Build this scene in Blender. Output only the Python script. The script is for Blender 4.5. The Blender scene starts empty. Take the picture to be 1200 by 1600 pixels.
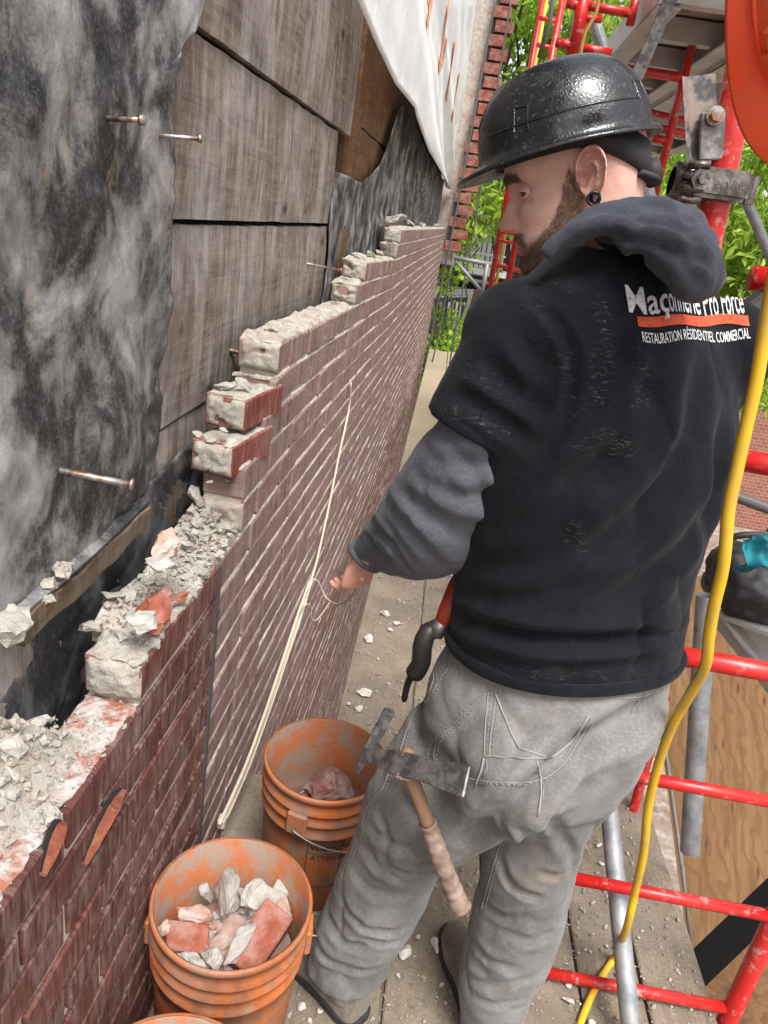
import bpy, bmesh, math, random
import numpy as np
from mathutils import Vector, Matrix, Euler, noise as mnoise
from mathutils.bvhtree import BVHTree

random.seed(7); rng = np.random.default_rng(7)
scene = bpy.context.scene
COL = scene.collection

# ------------------------------------------------------------------ camera
CAM_H = 1.62; FPX = 1172.0
_u = np.array([720-600., 352-800., FPX]); _u /= np.linalg.norm(_u)      # along the wall
_n = np.array([115-600., 3800-800., FPX]); _n -= _u*(_u@_n); _n /= np.linalg.norm(_n)   # straight down
BAS = np.array([np.cross(_u, -_n), _u, -_n])
cam_d = bpy.data.cameras.new('camera'); cam = bpy.data.objects.new('camera', cam_d); COL.objects.link(cam)
_m = Matrix(((BAS[0,0], -BAS[0,1], -BAS[0,2], 0), (BAS[1,0], -BAS[1,1], -BAS[1,2], 0), (BAS[2,0], -BAS[2,1], -BAS[2,2], CAM_H), (0,0,0,1)))
cam.matrix_world = _m
cam_d.sensor_fit = 'VERTICAL'; cam_d.sensor_height = 36.0; cam_d.lens = 36.0*FPX/1600.0
cam_d.clip_start = 0.02; cam_d.clip_end = 600
scene.camera = cam

# ------------------------------------------------------------------ world, sun, exposure
SUN_EL, SUN_AZ = 60, 160      # bright overcast: a soft high sun from the open side
w = bpy.data.worlds.new('World'); scene.world = w; w.use_nodes = True
_nt = w.node_tree; _bg = _nt.nodes['Background']
_sky = _nt.nodes.new('ShaderNodeTexSky'); _sky.sky_type = 'NISHITA'; _sky.sun_disc = False
_sky.sun_elevation = math.radians(SUN_EL); _sky.sun_rotation = math.radians(SUN_AZ)
_sky.air_density = 1.0; _sky.dust_density = 4.0; _sky.ozone_density = 1.0
_hsv = _nt.nodes.new('ShaderNodeHueSaturation'); _hsv.inputs['Saturation'].default_value = 0.35   # thin white cloud
_nt.links.new(_sky.outputs[0], _hsv.inputs['Color']); _nt.links.new(_hsv.outputs[0], _bg.inputs['Color'])
_bg.inputs['Strength'].default_value = 0.15
sun_d = bpy.data.lights.new('sun', 'SUN'); sun_d.energy = 1.9; sun_d.angle = math.radians(20); sun_d.color = (1.0, 0.97, 0.93)
sun = bpy.data.objects.new('sun', sun_d); COL.objects.link(sun)
_az = math.radians(SUN_AZ); _el = math.radians(SUN_EL)
_sd = Vector((math.sin(_az)*math.cos(_el), math.cos(_az)*math.cos(_el), math.sin(_el)))
sun.rotation_euler = _sd.to_track_quat('Z', 'Y').to_euler()
vs = scene.view_settings; vs.view_transform = 'Standard'; vs.look = 'None'; vs.gamma = 1.0; vs.use_curve_mapping = False
vs.exposure = 1.05

# ------------------------------------------------------------------ helpers
def ray(px, py):
    return BAS @ np.array([px-600., py-800., FPX])
def PY(px, py, y):          # point at depth y seen at a place in the 1200x1600 picture
    d = ray(px, py); return d*(y/d[1]) + np.array([0, 0, CAM_H])
def PZ(px, py, z):
    d = ray(px, py); return d*((z-CAM_H)/d[2]) + np.array([0, 0, CAM_H])
WK = 0.018
def PWL(px, py, a):         # point on the plane x = a + WK*y
    d = ray(px, py); return d*(a/(d[0]-WK*d[1])) + np.array([0, 0, CAM_H])
def nrm(v):
    v = np.asarray(v, float); return v/max(np.linalg.norm(v), 1e-12)

class MB:
    def __init__(s): s.v = []; s.f = []; s.uv = None
    def add(s, verts, faces):
        o = len(s.v); s.v.extend([tuple(map(float, q)) for q in verts]); s.f.extend([tuple(i+o for i in f) for f in faces]); return o
    def box(s, c, size, ax=None):
        c = np.asarray(c, float); A = np.eye(3) if ax is None else np.asarray(ax, float)
        hx, hy, hz = np.asarray(size, float)/2
        vv = [c + A[0]*sx*hx + A[1]*sy*hy + A[2]*sz*hz for sx in (-1,1) for sy in (-1,1) for sz in (-1,1)]
        s.add(vv, [(0,1,3,2),(4,6,7,5),(0,4,5,1),(2,3,7,6),(0,2,6,4),(1,5,7,3)]); return s
    def bar(s, p0, p1, w, h, up=(0,0,1)):
        p0 = np.asarray(p0, float); p1 = np.asarray(p1, float); t = nrm(p1-p0); u = np.asarray(up, float); u = nrm(u - t*(u@t)); r = np.cross(t, u)
        return s.box((p0+p1)/2, (np.linalg.norm(p1-p0), w, h), (t, r, u))
    def rings(s, R, cap=True, closed=True):
        R = [np.asarray(r, float) for r in R]; n = len(R[0]); o = len(s.v)
        for r in R: s.v.extend([tuple(q) for q in r])
        for i in range(len(R)-1):
            for j in range(n if closed else n-1):
                k = (j+1) % n
                s.f.append((o+i*n+j, o+i*n+k, o+(i+1)*n+k, o+(i+1)*n+j))
        if cap and closed:
            s.f.append(tuple(o+j for j in range(n))[::-1]); s.f.append(tuple(o+(len(R)-1)*n+j for j in range(n)))
        return s
    def tube(s, pts, r, n=10, cap=True, flat=1.0):
        pts = [np.asarray(p, float) for p in pts]; rr = r if hasattr(r, '__len__') else [r]*len(pts)
        t0 = nrm(pts[1]-pts[0]); a = np.array([0,0,1.]) if abs(t0[2]) < .9 else np.array([1.,0,0]); u = nrm(np.cross(t0, a)); R = []
        for i, p in enumerate(pts):
            t = nrm(pts[min(i+1, len(pts)-1)] - pts[max(i-1, 0)]); u = nrm(u - t*(u@t)); vv = np.cross(t, u)
            R.append([p + rr[i]*(math.cos(k*2*math.pi/n)*u + flat*math.sin(k*2*math.pi/n)*vv) for k in range(n)])
        return s.rings(R, cap)
    def pipe(s, p0, p1, r, wall=.003, n=16):       # open tube with a visible bore
        p0 = np.asarray(p0, float); p1 = np.asarray(p1, float); t = nrm(p1-p0); a = np.array([0,0,1.]) if abs(t[2]) < .9 else np.array([1.,0,0]); u = nrm(np.cross(t, a)); vv = np.cross(t, u)
        def ring(p, q): return [p + q*(math.cos(k*2*math.pi/n)*u + math.sin(k*2*math.pi/n)*vv) for k in range(n)]
        return s.rings([ring(p0+t*.12, r-wall), ring(p0, r-wall), ring(p0, r), ring(p1, r), ring(p1, r-wall), ring(p1-t*.12, r-wall)], cap=True)
    def lathe(s, c, prof, n=32, ax=None, cap=False):
        c = np.asarray(c, float); A = np.eye(3) if ax is None else np.asarray(ax, float)
        R = [[c + A[0]*r*math.cos(k*2*math.pi/n) + A[1]*r*math.sin(k*2*math.pi/n) + A[2]*z for k in range(n)] for r, z in prof]
        return s.rings(R, cap)
    def ell(s, c, rad, ax=None, nu=20, nv=12):
        c = np.asarray(c, float); A = np.eye(3) if ax is None else np.asarray(ax, float); R = []
        for i in range(nv+1):
            ph = math.pi*(i/nv) ; ph = min(max(ph, .02), math.pi-.02)
            R.append([c + A[0]*rad[0]*math.sin(ph)*math.cos(k*2*math.pi/nu) + A[1]*rad[1]*math.sin(ph)*math.sin(k*2*math.pi/nu) - A[2]*rad[2]*math.cos(ph) for k in range(nu)])
        return s.rings(R, True)
    def grid(s, fn, nu, nv):
        o = len(s.v)
        for i in range(nu+1):
            for j in range(nv+1): s.v.append(tuple(map(float, fn(i/nu, j/nv))))
        for i in range(nu):
            for j in range(nv):
                a = o+i*(nv+1)+j; s.f.append((a, a+nv+1, a+nv+2, a+1))
        return s
    def mesh(s, name):
        me = bpy.data.meshes.new(name); me.from_pydata(s.v, [], s.f); me.update(); return me

def tag(o, label=None, cat=None, group=None, kind=None):
    if label: o['label'] = label
    if cat: o['category'] = cat
    if group: o['group'] = group
    if kind: o['kind'] = kind
    return o
def thing(name, base, label, cat, group=None):
    o = bpy.data.objects.new(name, None); COL.objects.link(o); o.location = base; o.empty_display_size = .1
    return tag(o, label, cat, group)
def adopt(o, parent):
    o.parent = parent; L = Vector(parent.location)
    o.matrix_parent_inverse = Matrix.Translation(-L) if parent.type == 'EMPTY' else Matrix.Identity(4)
    return o
def obj(name, g, mat, parent=None, smooth=False, bevel=0, recalc=True):
    me = g.mesh(name) if isinstance(g, MB) else g
    if recalc or bevel:
        bm = bmesh.new(); bm.from_mesh(me)
        if bevel: bmesh.ops.bevel(bm, geom=[e for e in bm.edges if len(e.link_faces) == 2 and e.calc_face_angle(0) > .5], offset=bevel, segments=2 if bevel > .004 else 1, affect='EDGES', clamp_overlap=True)
        if recalc: bmesh.ops.recalc_face_normals(bm, faces=bm.faces)
        bm.to_mesh(me); bm.free()
    for m in (mat if isinstance(mat, (list, tuple)) else [mat]): me.materials.append(m)
    if smooth: me.polygons.foreach_set('use_smooth', [True]*len(me.polygons))
    o = bpy.data.objects.new(name, me); COL.objects.link(o)
    if parent is not None: adopt(o, parent)
    return o
def autosmooth(o, deg=40):
    me = o.data; me.polygons.foreach_set('use_smooth', [True]*len(me.polygons))
    bm = bmesh.new(); bm.from_mesh(me)
    for e in bm.edges: e.smooth = len(e.link_faces) == 2 and e.calc_face_angle(0) < math.radians(deg)
    bm.to_mesh(me); bm.free(); return o
def rockmesh(size, seed, npts=13, flat=1.0, rough=True):
    r = random.Random(seed); bm = bmesh.new()
    for _ in range(npts):
        v = Vector((r.gauss(0,1), r.gauss(0,1), r.gauss(0,1))).normalized()*r.uniform(.75, 1.05)
        bm.verts.new((v.x*size[0], v.y*size[1], v.z*size[2]*flat))
    res = bmesh.ops.convex_hull(bm, input=bm.verts)
    bmesh.ops.delete(bm, geom=[e for e in res['geom_interior'] if isinstance(e, bmesh.types.BMVert)], context='VERTS')
    if rough:
        bmesh.ops.triangulate(bm, faces=bm.faces); bmesh.ops.subdivide_edges(bm, edges=bm.edges[:], cuts=3, use_grid_fill=True)
        k = 1.0/max(size); sd = Vector((seed*3.1 % 50, seed*1.7 % 50, 0)); m_ = min(size)
        for v in bm.verts:
            n1 = Vector(mnoise.noise_vector(v.co*k*2.2+sd)); n2 = Vector(mnoise.noise_vector(v.co*k*6+sd)); v.co += n1*m_*.22 + n2*m_*.13 + Vector(mnoise.noise_vector(v.co*k*13+sd))*m_*.06
    else:
        pass
    me = bpy.data.meshes.new('chunk'); bm.to_mesh(me); bm.free(); return me
def resample(pts, step):
    pts = [np.asarray(p, float) for p in pts]; out = []
    for i in range(len(pts)-1):
        p0 = pts[max(i-1,0)]; p1 = pts[i]; p2 = pts[i+1]; p3 = pts[min(i+2, len(pts)-1)]
        n = max(1, int(np.linalg.norm(p2-p1)/step))
        for k in range(n):
            t = k/n
            out.append(.5*((2*p1)+(-p0+p2)*t+(2*p0-5*p1+4*p2-p3)*t*t+(-p0+3*p1-3*p2+p3)*t**3))
    out.append(pts[-1]); return out

# ------------------------------------------------------------------ material helpers
class M:
    def __init__(s, name, rough=.8, metal=0, spec=.5):
        s.m = bpy.data.materials.new(name); s.m.use_nodes = True; s.t = s.m.node_tree; s.b = s.t.nodes['Principled BSDF']
        s.b.inputs['Roughness'].default_value = rough; s.b.inputs['Metallic'].default_value = metal; s.b.inputs['Specular IOR Level'].default_value = spec
        s.geo = s.t.nodes.new('ShaderNodeNewGeometry'); s.tc = s.t.nodes.new('ShaderNodeTexCoord')
    def L(s, a, b): s.t.links.new(a, b)
    def pos(s, scale=(1,1,1), rot=(0,0,0), src='pos'):
        mp = s.t.nodes.new('ShaderNodeMapping'); mp.inputs['Scale'].default_value = scale; mp.inputs['Rotation'].default_value = rot
        s.L(s.geo.outputs['Position'] if src == 'pos' else s.tc.outputs['Object'], mp.inputs['Vector']); return mp.outputs[0]
    def noise(s, vec, scale, detail=4, rough=.55, dist=0):
        n = s.t.nodes.new('ShaderNodeTexNoise'); n.inputs['Scale'].default_value = scale; n.inputs['Detail'].default_value = detail; n.inputs['Roughness'].default_value = rough; n.inputs['Distortion'].default_value = dist
        s.L(vec, n.inputs['Vector']); return n.outputs['Fac']
    def vor(s, vec, scale, feat='F1', out='Distance', rnd=1):
        n = s.t.nodes.new('ShaderNodeTexVoronoi'); n.feature = feat; n.inputs['Scale'].default_value = scale; n.inputs['Randomness'].default_value = rnd
        s.L(vec, n.inputs['Vector']); return n.outputs[out]
    def wave(s, vec, scale, dist=2, detail=2, dscale=1, typ='BANDS', d='X'):
        n = s.t.nodes.new('ShaderNodeTexWave'); n.wave_type = typ; n.bands_direction = d if typ == 'BANDS' else n.bands_direction
        n.inputs['Scale'].default_value = scale; n.inputs['Distortion'].default_value = dist; n.inputs['Detail'].default_value = detail; n.inputs['Detail Scale'].default_value = dscale
        s.L(vec, n.inputs['Vector']); return n.outputs['Fac']
    def ramp(s, fac, stops, interp='LINEAR'):
        n = s.t.nodes.new('ShaderNodeValToRGB'); cr = n.color_ramp; cr.interpolation = interp
        while len(cr.elements) < len(stops): cr.elements.new(.5)
        for e, (p, c) in zip(cr.elements, stops):
            e.position = p; e.color = (c, c, c, 1) if not hasattr(c, '__len__') else (*c, 1)
        s.L(fac, n.inputs['Fac']); return n.outputs['Color']
    def mix(s, fac, a, b, mode='MIX'):
        n = s.t.nodes.new('ShaderNodeMix'); n.data_type = 'RGBA'; n.blend_type = mode; n.clamp_factor = True
        for i_, (sock, val) in enumerate(((n.inputs[0], fac), (n.inputs[6], a), (n.inputs[7], b))):
            if hasattr(val, 'is_linked') or hasattr(val, 'links'): s.L(val, sock)
            elif hasattr(val, '__len__'): sock.default_value = (*val, 1)
            else: sock.default_value = val if i_ == 0 else (val, val, val, 1)
        return n.outputs[2]
    def math(s, op, a, b=0, c=0):
        n = s.t.nodes.new('ShaderNodeMath'); n.operation = op
        for i, val in enumerate((a, b, c)):
            if hasattr(val, 'links'): s.L(val, n.inputs[i])
            else: n.inputs[i].default_value = val
        return n.outputs[0]
    def attr(s, name):
        n = s.t.nodes.new('ShaderNodeAttribute'); n.attribute_name = name; return n.outputs['Fac']
    def color(s, c):
        if hasattr(c, 'links'): s.L(c, s.b.inputs['Base Color'])
        else: s.b.inputs['Base Color'].default_value = (*c, 1)
        return s
    def rough(s, c): s.L(c, s.b.inputs['Roughness']); return s
    def bump(s, h, strength=.5, dist=.01):
        n = s.t.nodes.new('ShaderNodeBump'); n.inputs['Strength'].default_value = strength; n.inputs['Distance'].default_value = dist
        s.L(h, n.inputs['Height']); prev = s.b.inputs['Normal']
        if prev.is_linked: s.L(prev.links[0].from_socket, n.inputs['Normal'])
        s.L(n.outputs[0], prev); return s
    def rand(s):
        oi = s.t.nodes.new('ShaderNodeObjectInfo')
        return s.math('FRACT', s.math('ADD', oi.outputs['Random'], s.geo.outputs['Random Per Island']))
    def sep(s):
        n = s.t.nodes.new('ShaderNodeSeparateXYZ'); s.L(s.geo.outputs['Position'], n.inputs[0]); return n.outputs
# ================================================================== MATERIALS of the place
def make_brick(name, dark, light, dust, dustamt, smear):
    q = M(name, .85, spec=.3); v = q.pos(); r = q.rand()
    base = q.mix(r, dark, light)
    streak = q.noise(q.pos((1, 60, 7)), 2.2, 5, .6)
    base = q.mix(q.ramp(streak, [(.42, 0), (.66, .75)]), base, tuple(c*.45 for c in dark))
    d1 = q.noise(q.pos((1, 26, 4)), 4, 6, .65); d2 = q.noise(v, 9, 5, .7)
    dm = q.math('MULTIPLY', q.ramp(q.math('ADD', q.math('MULTIPLY', d1, .6), q.math('MULTIPLY', d2, .4)), [(.46, 0), (.66, 1)]), dustamt)
    col = q.mix(dm, base, dust)
    if smear:     # lime wash smears left on the long part of the wall
        y = q.sep()[1]; reg = q.ramp(q.math('MULTIPLY', y, .25), [(.322, 0), (.335, 1)])
        sm = q.ramp(q.noise(q.pos((1, 3.0, 11)), 5, 8, .75, .8), [(.54, 0), (.72, .6)]); pd = q.ramp(q.noise(q.pos((1, 14, 3)), 2.5, 6, .7), [(.34, .15), (.62, .7)])
        col = q.mix(q.math('MULTIPLY', pd, reg), col, (.345, .245, .215)); col = q.mix(q.math('MULTIPLY', sm, reg), col, (.5, .44, .40))
    q.color(col); q.bump(q.noise(v, 260, 3, .7), .35, .003); q.bump(streak, .4, .004); return q.m
mat_brick = make_brick('brick_weathered', (.09, .03, .024), (.16, .058, .044), (.33, .245, .22), .55, True)
mat_brick_red = make_brick('brick_fresh', (.2, .05, .035), (.26, .08, .05), (.5, .42, .38), .35, False)
def make_raw():
    q = M('brick_broken', .9, spec=.2); v = q.pos()
    q.color(q.mix(q.ramp(q.noise(v, 30, 6, .7), [(.4, 0), (.6, 1)]), (.19, .055, .03), (.28, .105, .065))); q.bump(q.noise(v, 160, 5, .75), .8, .006); return q.m
mat_raw = make_raw()
def make_mortar(name, a, b, red=0.0):
    q = M(name, .95, spec=.2); v = q.pos()
    c = q.mix(q.ramp(q.noise(v, 22, 6, .65), [(.35, 0), (.65, 1)]), a, b)
    c = q.mix(q.ramp(q.noise(v, 240, 3, .6), [(.55, 0), (.7, .5)]), c, tuple(x*.55 for x in a))
    if red: c = q.mix(q.ramp(q.noise(v, 14, 5, .7), [(.5, 0), (.6, red)]), c, (.33, .12, .08))
    q.color(c); q.bump(q.noise(v, 90, 6, .7), .7, .006); q.bump(q.noise(v, 420, 2, .6), .4, .002); return q.m
mat_mortar = make_mortar('lime_mortar', (.29, .268, .228), (.45, .425, .375), .22)
mat_joint = make_mortar('joint_mortar', (.42, .37, .32), (.6, .55, .48), .35)
mat_dustbrick = make_mortar('dusted_brick_top', (.52, .48, .43), (.62, .58, .54), .8)
mat_ledge = make_mortar('ledge_brick_top', (.38, .345, .32), (.5, .46, .44), .95)
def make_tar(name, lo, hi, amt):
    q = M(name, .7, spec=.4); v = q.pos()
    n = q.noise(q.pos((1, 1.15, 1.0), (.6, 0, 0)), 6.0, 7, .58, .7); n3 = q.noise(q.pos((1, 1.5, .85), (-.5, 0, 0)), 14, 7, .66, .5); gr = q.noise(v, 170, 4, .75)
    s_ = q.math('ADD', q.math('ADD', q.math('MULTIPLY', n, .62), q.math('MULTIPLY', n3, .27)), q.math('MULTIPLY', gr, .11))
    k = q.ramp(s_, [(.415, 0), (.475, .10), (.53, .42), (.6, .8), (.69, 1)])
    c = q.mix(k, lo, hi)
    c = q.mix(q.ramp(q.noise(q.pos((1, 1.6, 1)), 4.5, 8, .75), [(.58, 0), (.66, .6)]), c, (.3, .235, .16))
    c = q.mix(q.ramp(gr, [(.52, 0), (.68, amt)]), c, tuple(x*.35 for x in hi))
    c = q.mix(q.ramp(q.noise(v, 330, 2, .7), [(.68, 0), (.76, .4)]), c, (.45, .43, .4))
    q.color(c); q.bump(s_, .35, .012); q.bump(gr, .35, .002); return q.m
mat_tar = make_tar('tar_paper', (.011, .011, .0115), (.37, .355, .345), .5)
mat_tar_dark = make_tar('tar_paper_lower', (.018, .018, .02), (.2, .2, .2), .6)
def make_wood(name, a, b, pale, sc=1.0, paleamt=.8):
    q = M(name, .85, spec=.25); v = q.pos()
    g = q.noise(q.pos((6, 1.0*sc, 9*sc)), 3, 9, .72, 1.6)
    c = q.mix(q.ramp(g, [(.34, 0), (.64, 1)]), a, b)
    vs_ = q.noise(q.pos((4, 6, .9)), 2.6, 9, .78, .9); vb = q.noise(q.pos((1, 1.3, .8)), 3.6, 6, .7)          # rain washed pale streaks running down
    c = q.mix(q.ramp(q.math('ADD', q.math('MULTIPLY', vs_, .6), q.math('MULTIPLY', vb, .4)), [(.44, 0), (.58, paleamt)]), c, pale)
    c = q.mix(q.ramp(q.noise(q.pos((4, 9, .8)), 2.4, 6, .65), [(.56, 0), (.72, .75)]), c, tuple(x*.5 for x in a))
    saw = q.noise(q.pos((1, 170, 22), (.3, 0, 0)), 1, 4, .75, .6)
    c = q.mix(q.ramp(saw, [(.5, 0), (.75, .4)]), c, tuple(x*.45 for x in a))
    c = q.mix(q.ramp(q.noise(v, 3.5, 6, .7), [(.56, 0), (.72, .7)]), c, tuple(x*.4 for x in a))
    c = q.mix(q.ramp(q.noise(q.pos((1, 1.2, .8)), 2.1, 7, .72, .8), [(.5, 0), (.62, .6)]), c, tuple(x*.55 for x in b)); kn = q.vor(q.pos((1, 3.2, 6.5)), 1.0); c = q.mix(q.ramp(kn, [(.035, .9), (.075, .45), (.14, 0)]), c, tuple(x*.25 for x in a))
    c = q.mix(q.ramp(q.noise(q.pos((1, 26, 6)), 3, 7, .75), [(.6, 0), (.7, .5)]), c, tuple(min(.7, x*1.25) for x in pale))
    q.color(c); q.bump(g, .35, .005); q.bump(saw, .45, .003); return q.m
mat_sheath = make_wood('weathered_sheathing', (.092, .066, .05), (.235, .18, .138), (.46, .43, .405), 1.0, .62)
mat_stud = make_wood('brown_timber', (.07, .032, .013), (.2, .1, .045), (.24, .15, .085), 1, .3)
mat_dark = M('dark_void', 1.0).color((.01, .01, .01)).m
def make_plank():
    q = M('dusty_plank', .9, spec=.25); v = q.pos()
    g = q.noise(q.pos((40, 1.5, 6)), 3, 6, .6); c = q.mix(q.ramp(g, [(.3, 0), (.7, 1)]), (.15, .115, .08), (.26, .21, .155))
    c = q.mix(q.ramp(q.noise(v, 5, 7, .65), [(.32, 0), (.64, .85)]), c, (.325, .272, .208))
    c = q.mix(q.ramp(q.noise(v, 120, 4, .7), [(.56, 0), (.7, .6)]), c, (.42, .37, .305))
    c = q.mix(q.ramp(q.noise(v, 60, 5, .7), [(.56, 0), (.68, .7)]), c, (.1, .08, .065)); c = q.mix(q.ramp(q.noise(v, 2.6, 7, .7), [(.48, 0), (.64, .6)]), c, (.17, .14, .105))
    y = q.sep()[1]; c = q.mix(q.ramp(q.math('MULTIPLY', y, .1), [(.5, 0), (.62, .8)]), c, (.36, .3, .2))
    q.color(c); q.bump(q.noise(v, 120, 6, .75), .9, .008); q.bump(g, .2, .003); return q.m
mat_plank = make_plank()
mat_ground = M('ground_dirt', .95).m
def _ground():
    q = M('trampled_ground', .95, spec=.2); v = q.pos()
    c = q.mix(q.ramp(q.noise(v, .8, 8, .65), [(.35, 0), (.65, 1)]), (.16, .11, .085), (.36, .29, .24))
    c = q.mix(q.ramp(q.noise(v, 7, 6, .7), [(.5, 0), (.65, .7)]), c, (.5, .43, .37))
    q.color(c); q.bump(q.noise(v, 14, 6, .75), .8, .05); return q.m
mat_ground = _ground()

# ================================================================== GROUND
g = MB().grid(lambda u, v: (-120+240*u, -60+260*v, -2.6 + .05*math.sin(u*90)*math.sin(v*70)), 60, 60)
tag(obj('ground', g, mat_ground), kind='structure')

# ================================================================== BRICK WALL
WA = -0.378; PITCH = 0.0775; BH = 0.065; BL = 0.203; BD = 0.092; TOP0 = 0.852; WEND = 10.62
TV = nrm((WK, 1, 0)); NV = nrm((1, -WK, 0))            # along the wall, out of the wall
def sagz(y, z):
    s = min(max((y-1.7)/2.5, 0), 1); return z - .066*s*max(z+.3, 0)/1.6
def wpt(y, z, d=0.0):       # d: metres out of the face
    return np.array([WA+WK*y, y, sagz(y, z)]) + NV*d
START = {1: .945, 2: 1.46, 3: 1.455, 4: 1.585, 5: 1.64, 6: 1.66, 7: 2.79, 8: 2.97, 9: 4.16, 10: 4.23}
VJ = 1.319        # vertical control joint

wall = thing('brick_wall', wpt(5, -2.6), 'half demolished dark red brick wall, its top edge stepping up into the distance', 'wall')
def brick_variant(k, L=BL, D=BD, Hh=BH):
    r = random.Random(k); bm = bmesh.new(); bmesh.ops.create_cube(bm, size=1)
    for vv in bm.verts:
        vv.co.x *= L; vv.co.y *= D; vv.co.z *= Hh
        vv.co += Vector((r.uniform(-.002,.002), r.uniform(-.0015,.0015), r.uniform(-.002,.002)))
    bmesh.ops.bevel(bm, geom=bm.edges[:], offset=.0028, segments=1, affect='EDGES')
    me = bpy.data.meshes.new('brick'); bm.to_mesh(me); bm.free(); me.materials.append(mat_brick); return me
BV = [brick_variant(k) for k in range(8)]; HV = [brick_variant(20+k, .097) for k in range(4)]
cand = []
for n in range(-43, 11):
    zc = TOP0 + PITCH*n - BH/2
    y = START.get(n, -.35) if n > 0 else -.35 + (.107 if n % 2 else 0)
    first = True; rr = random.Random(n*13+5)
    off = (n % 2)*.107
    while y < WEND:
        L = BL
        if y + L > WEND: L = max(WEND-y, .06)
        if n <= 1 and y < VJ < y+L+.01:
            L = VJ-.008-y
            if L < .03: y = VJ+.008; continue
        if first and n > 0:
            # the first brick of a tooth keeps the running bond of the course
            k = (y - off + .35)/(BL+.011); L = max(.1, (math.ceil(k+.45)-k)*(BL+.011)-.011); L = min(L, BL)
        cand.append((n, y, L, zc, first)); first = False
        y += L + .011
        if n <= 1 and abs(y-(VJ-.008+.011)) < .004: y = VJ+.008
def vis_size(c):
    n, y, L, zc, f = c
    p = wpt(y+L/2, zc); d = p-np.array([0,0,CAM_H]); q = BAS.T @ d
    if q[2] < .15: return -1
    px, py = 600+FPX*q[0]/q[2], 800+FPX*q[1]/q[2]
    a = wpt(y, zc); b = wpt(y+L, zc)
    if px < -60 or py > 1680 or py < -50: return -1
    if p[2] < 0 and y < 2: return -.5
    A = BAS.T @ (a-np.array([0,0,CAM_H])); Bq = BAS.T @ (b-np.array([0,0,CAM_H]))
    if A[2] < .1: return 50
    return abs(A[0]/A[2]-Bq[0]/Bq[2])*abs(BH/q[2])*1e4
order = sorted(range(len(cand)), key=lambda i: -vis_size(cand[i])); near = set(order[:300])
stuff = MB(); mort = MB()
for i, (n, y, L, zc, f) in enumerate(cand):
    r = random.Random(i*7+1); j = r.uniform(-.003, .0025); tilt = r.gauss(0, .007); slope = -.066/2.5*max(zc+.3, 0)/1.6 if 1.7 < y < 4.2 else 0
    if n <= 1 and y < VJ: j *= .5
    c = wpt(y+L/2, zc, -BD/2+j)
    rot = Matrix.Rotation(math.atan2(-WK, 1)+math.pi/2 + (r.gauss(0, .006)), 4, 'Z') @ Matrix.Rotation(-(slope+tilt*.5), 4, 'Y') @ Matrix.Rotation(r.gauss(0, .01), 4, 'X')
    me = (BV[i % 8] if L > .13 else HV[i % 4]); sx = L/(BL if L > .13 else .097)
    if i in near:
        o = bpy.data.objects.new('brick', me); COL.objects.link(o); o.matrix_world = Matrix.Translation(c) @ rot @ Matrix.Diagonal((sx, 1, 1, 1))
        adopt(o, wall)
    else:
        mw = Matrix.Translation(c) @ rot @ Matrix.Diagonal((sx, 1, 1, 1))
        stuff.add([mw @ v.co for v in me.vertices], [tuple(p.vertices) for p in me.polygons])
tag(obj('brick_courses', stuff, mat_brick, wall, recalc=False), 'the far and lower courses of small bricks running away', kind='stuff')
# mortar between the bricks: a recessed slab per course
ex = {}
for (n, y, L, zc, f) in cand:
    if f: ex[n] = y
for n in range(-43, 11):
    zt = TOP0+PITCH*n; zb = zt-PITCH; y0 = ex[n]+.006; ys = list(y0+(WEND-.006-y0)*np.linspace(0, 1, 170)**1.7)
    def fn(u, v, ys=ys, zt=zt, zb=zb):
        return None
    R = []
    for y in ys:
        rec = -.006 - .0035*mnoise.noise((y*14, n*3.1, 0)) if y < VJ else -.0055 + .0015*mnoise.noise((y*11, n*3.1, 0)); t_ = zt-.002 if n < 10 else zt-.004
        R.append([wpt(y, zb-.004, rec), wpt(y, t_, rec-.002), wpt(y, t_, -BD+.004), wpt(y, zb-.004, -BD+.004)])
    mort.rings(R)
obj('mortar_joints', mort, mat_joint, wall)
bead = MB()          # ragged mortar squeezed out of the joints of the long stretch
for n in range(-43, 10):
    y0 = max(VJ+.02, ex[n]+.01, ex[min(n+1, 10)]+.005); zt = TOP0+PITCH*n; R = []
    for y in y0+(WEND-.01-y0)*np.linspace(0, 1, 260)**1.8:
        o_ = -.001 + .0045*mnoise.noise((y*9, n*3.7, 2)) + .003*mnoise.noise((y*41, n*1.9, 5)); o_ = max(o_, -.007); lo = .0022*mnoise.noise((y*33, n, 8)); hi = .0022*mnoise.noise((y*29, n, 3)); drop = .008*max(0, mnoise.noise((y*6, n*2.2, 9))-.15)
        o_ = o_*.7-.001; R.append([wpt(y, zt-.001+lo-drop, -.008), wpt(y, zt-.0005+lo-drop, o_*.8), wpt(y, zt+.003, o_), wpt(y, zt+.0062+hi, o_*.7-.002), wpt(y, zt+.0075+hi, -.008)])
    bead.rings(R)
obj('mortar_beads', bead, mat_joint, wall)
# sealant in the vertical joint
obj('sealant_joint', MB().box(wpt(VJ, .4, -.004), (.012, .016, 1.05), (NV, TV, (0,0,1))), M('grey_sealant', .8).color((.06, .06, .06)).m, wall)

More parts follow.
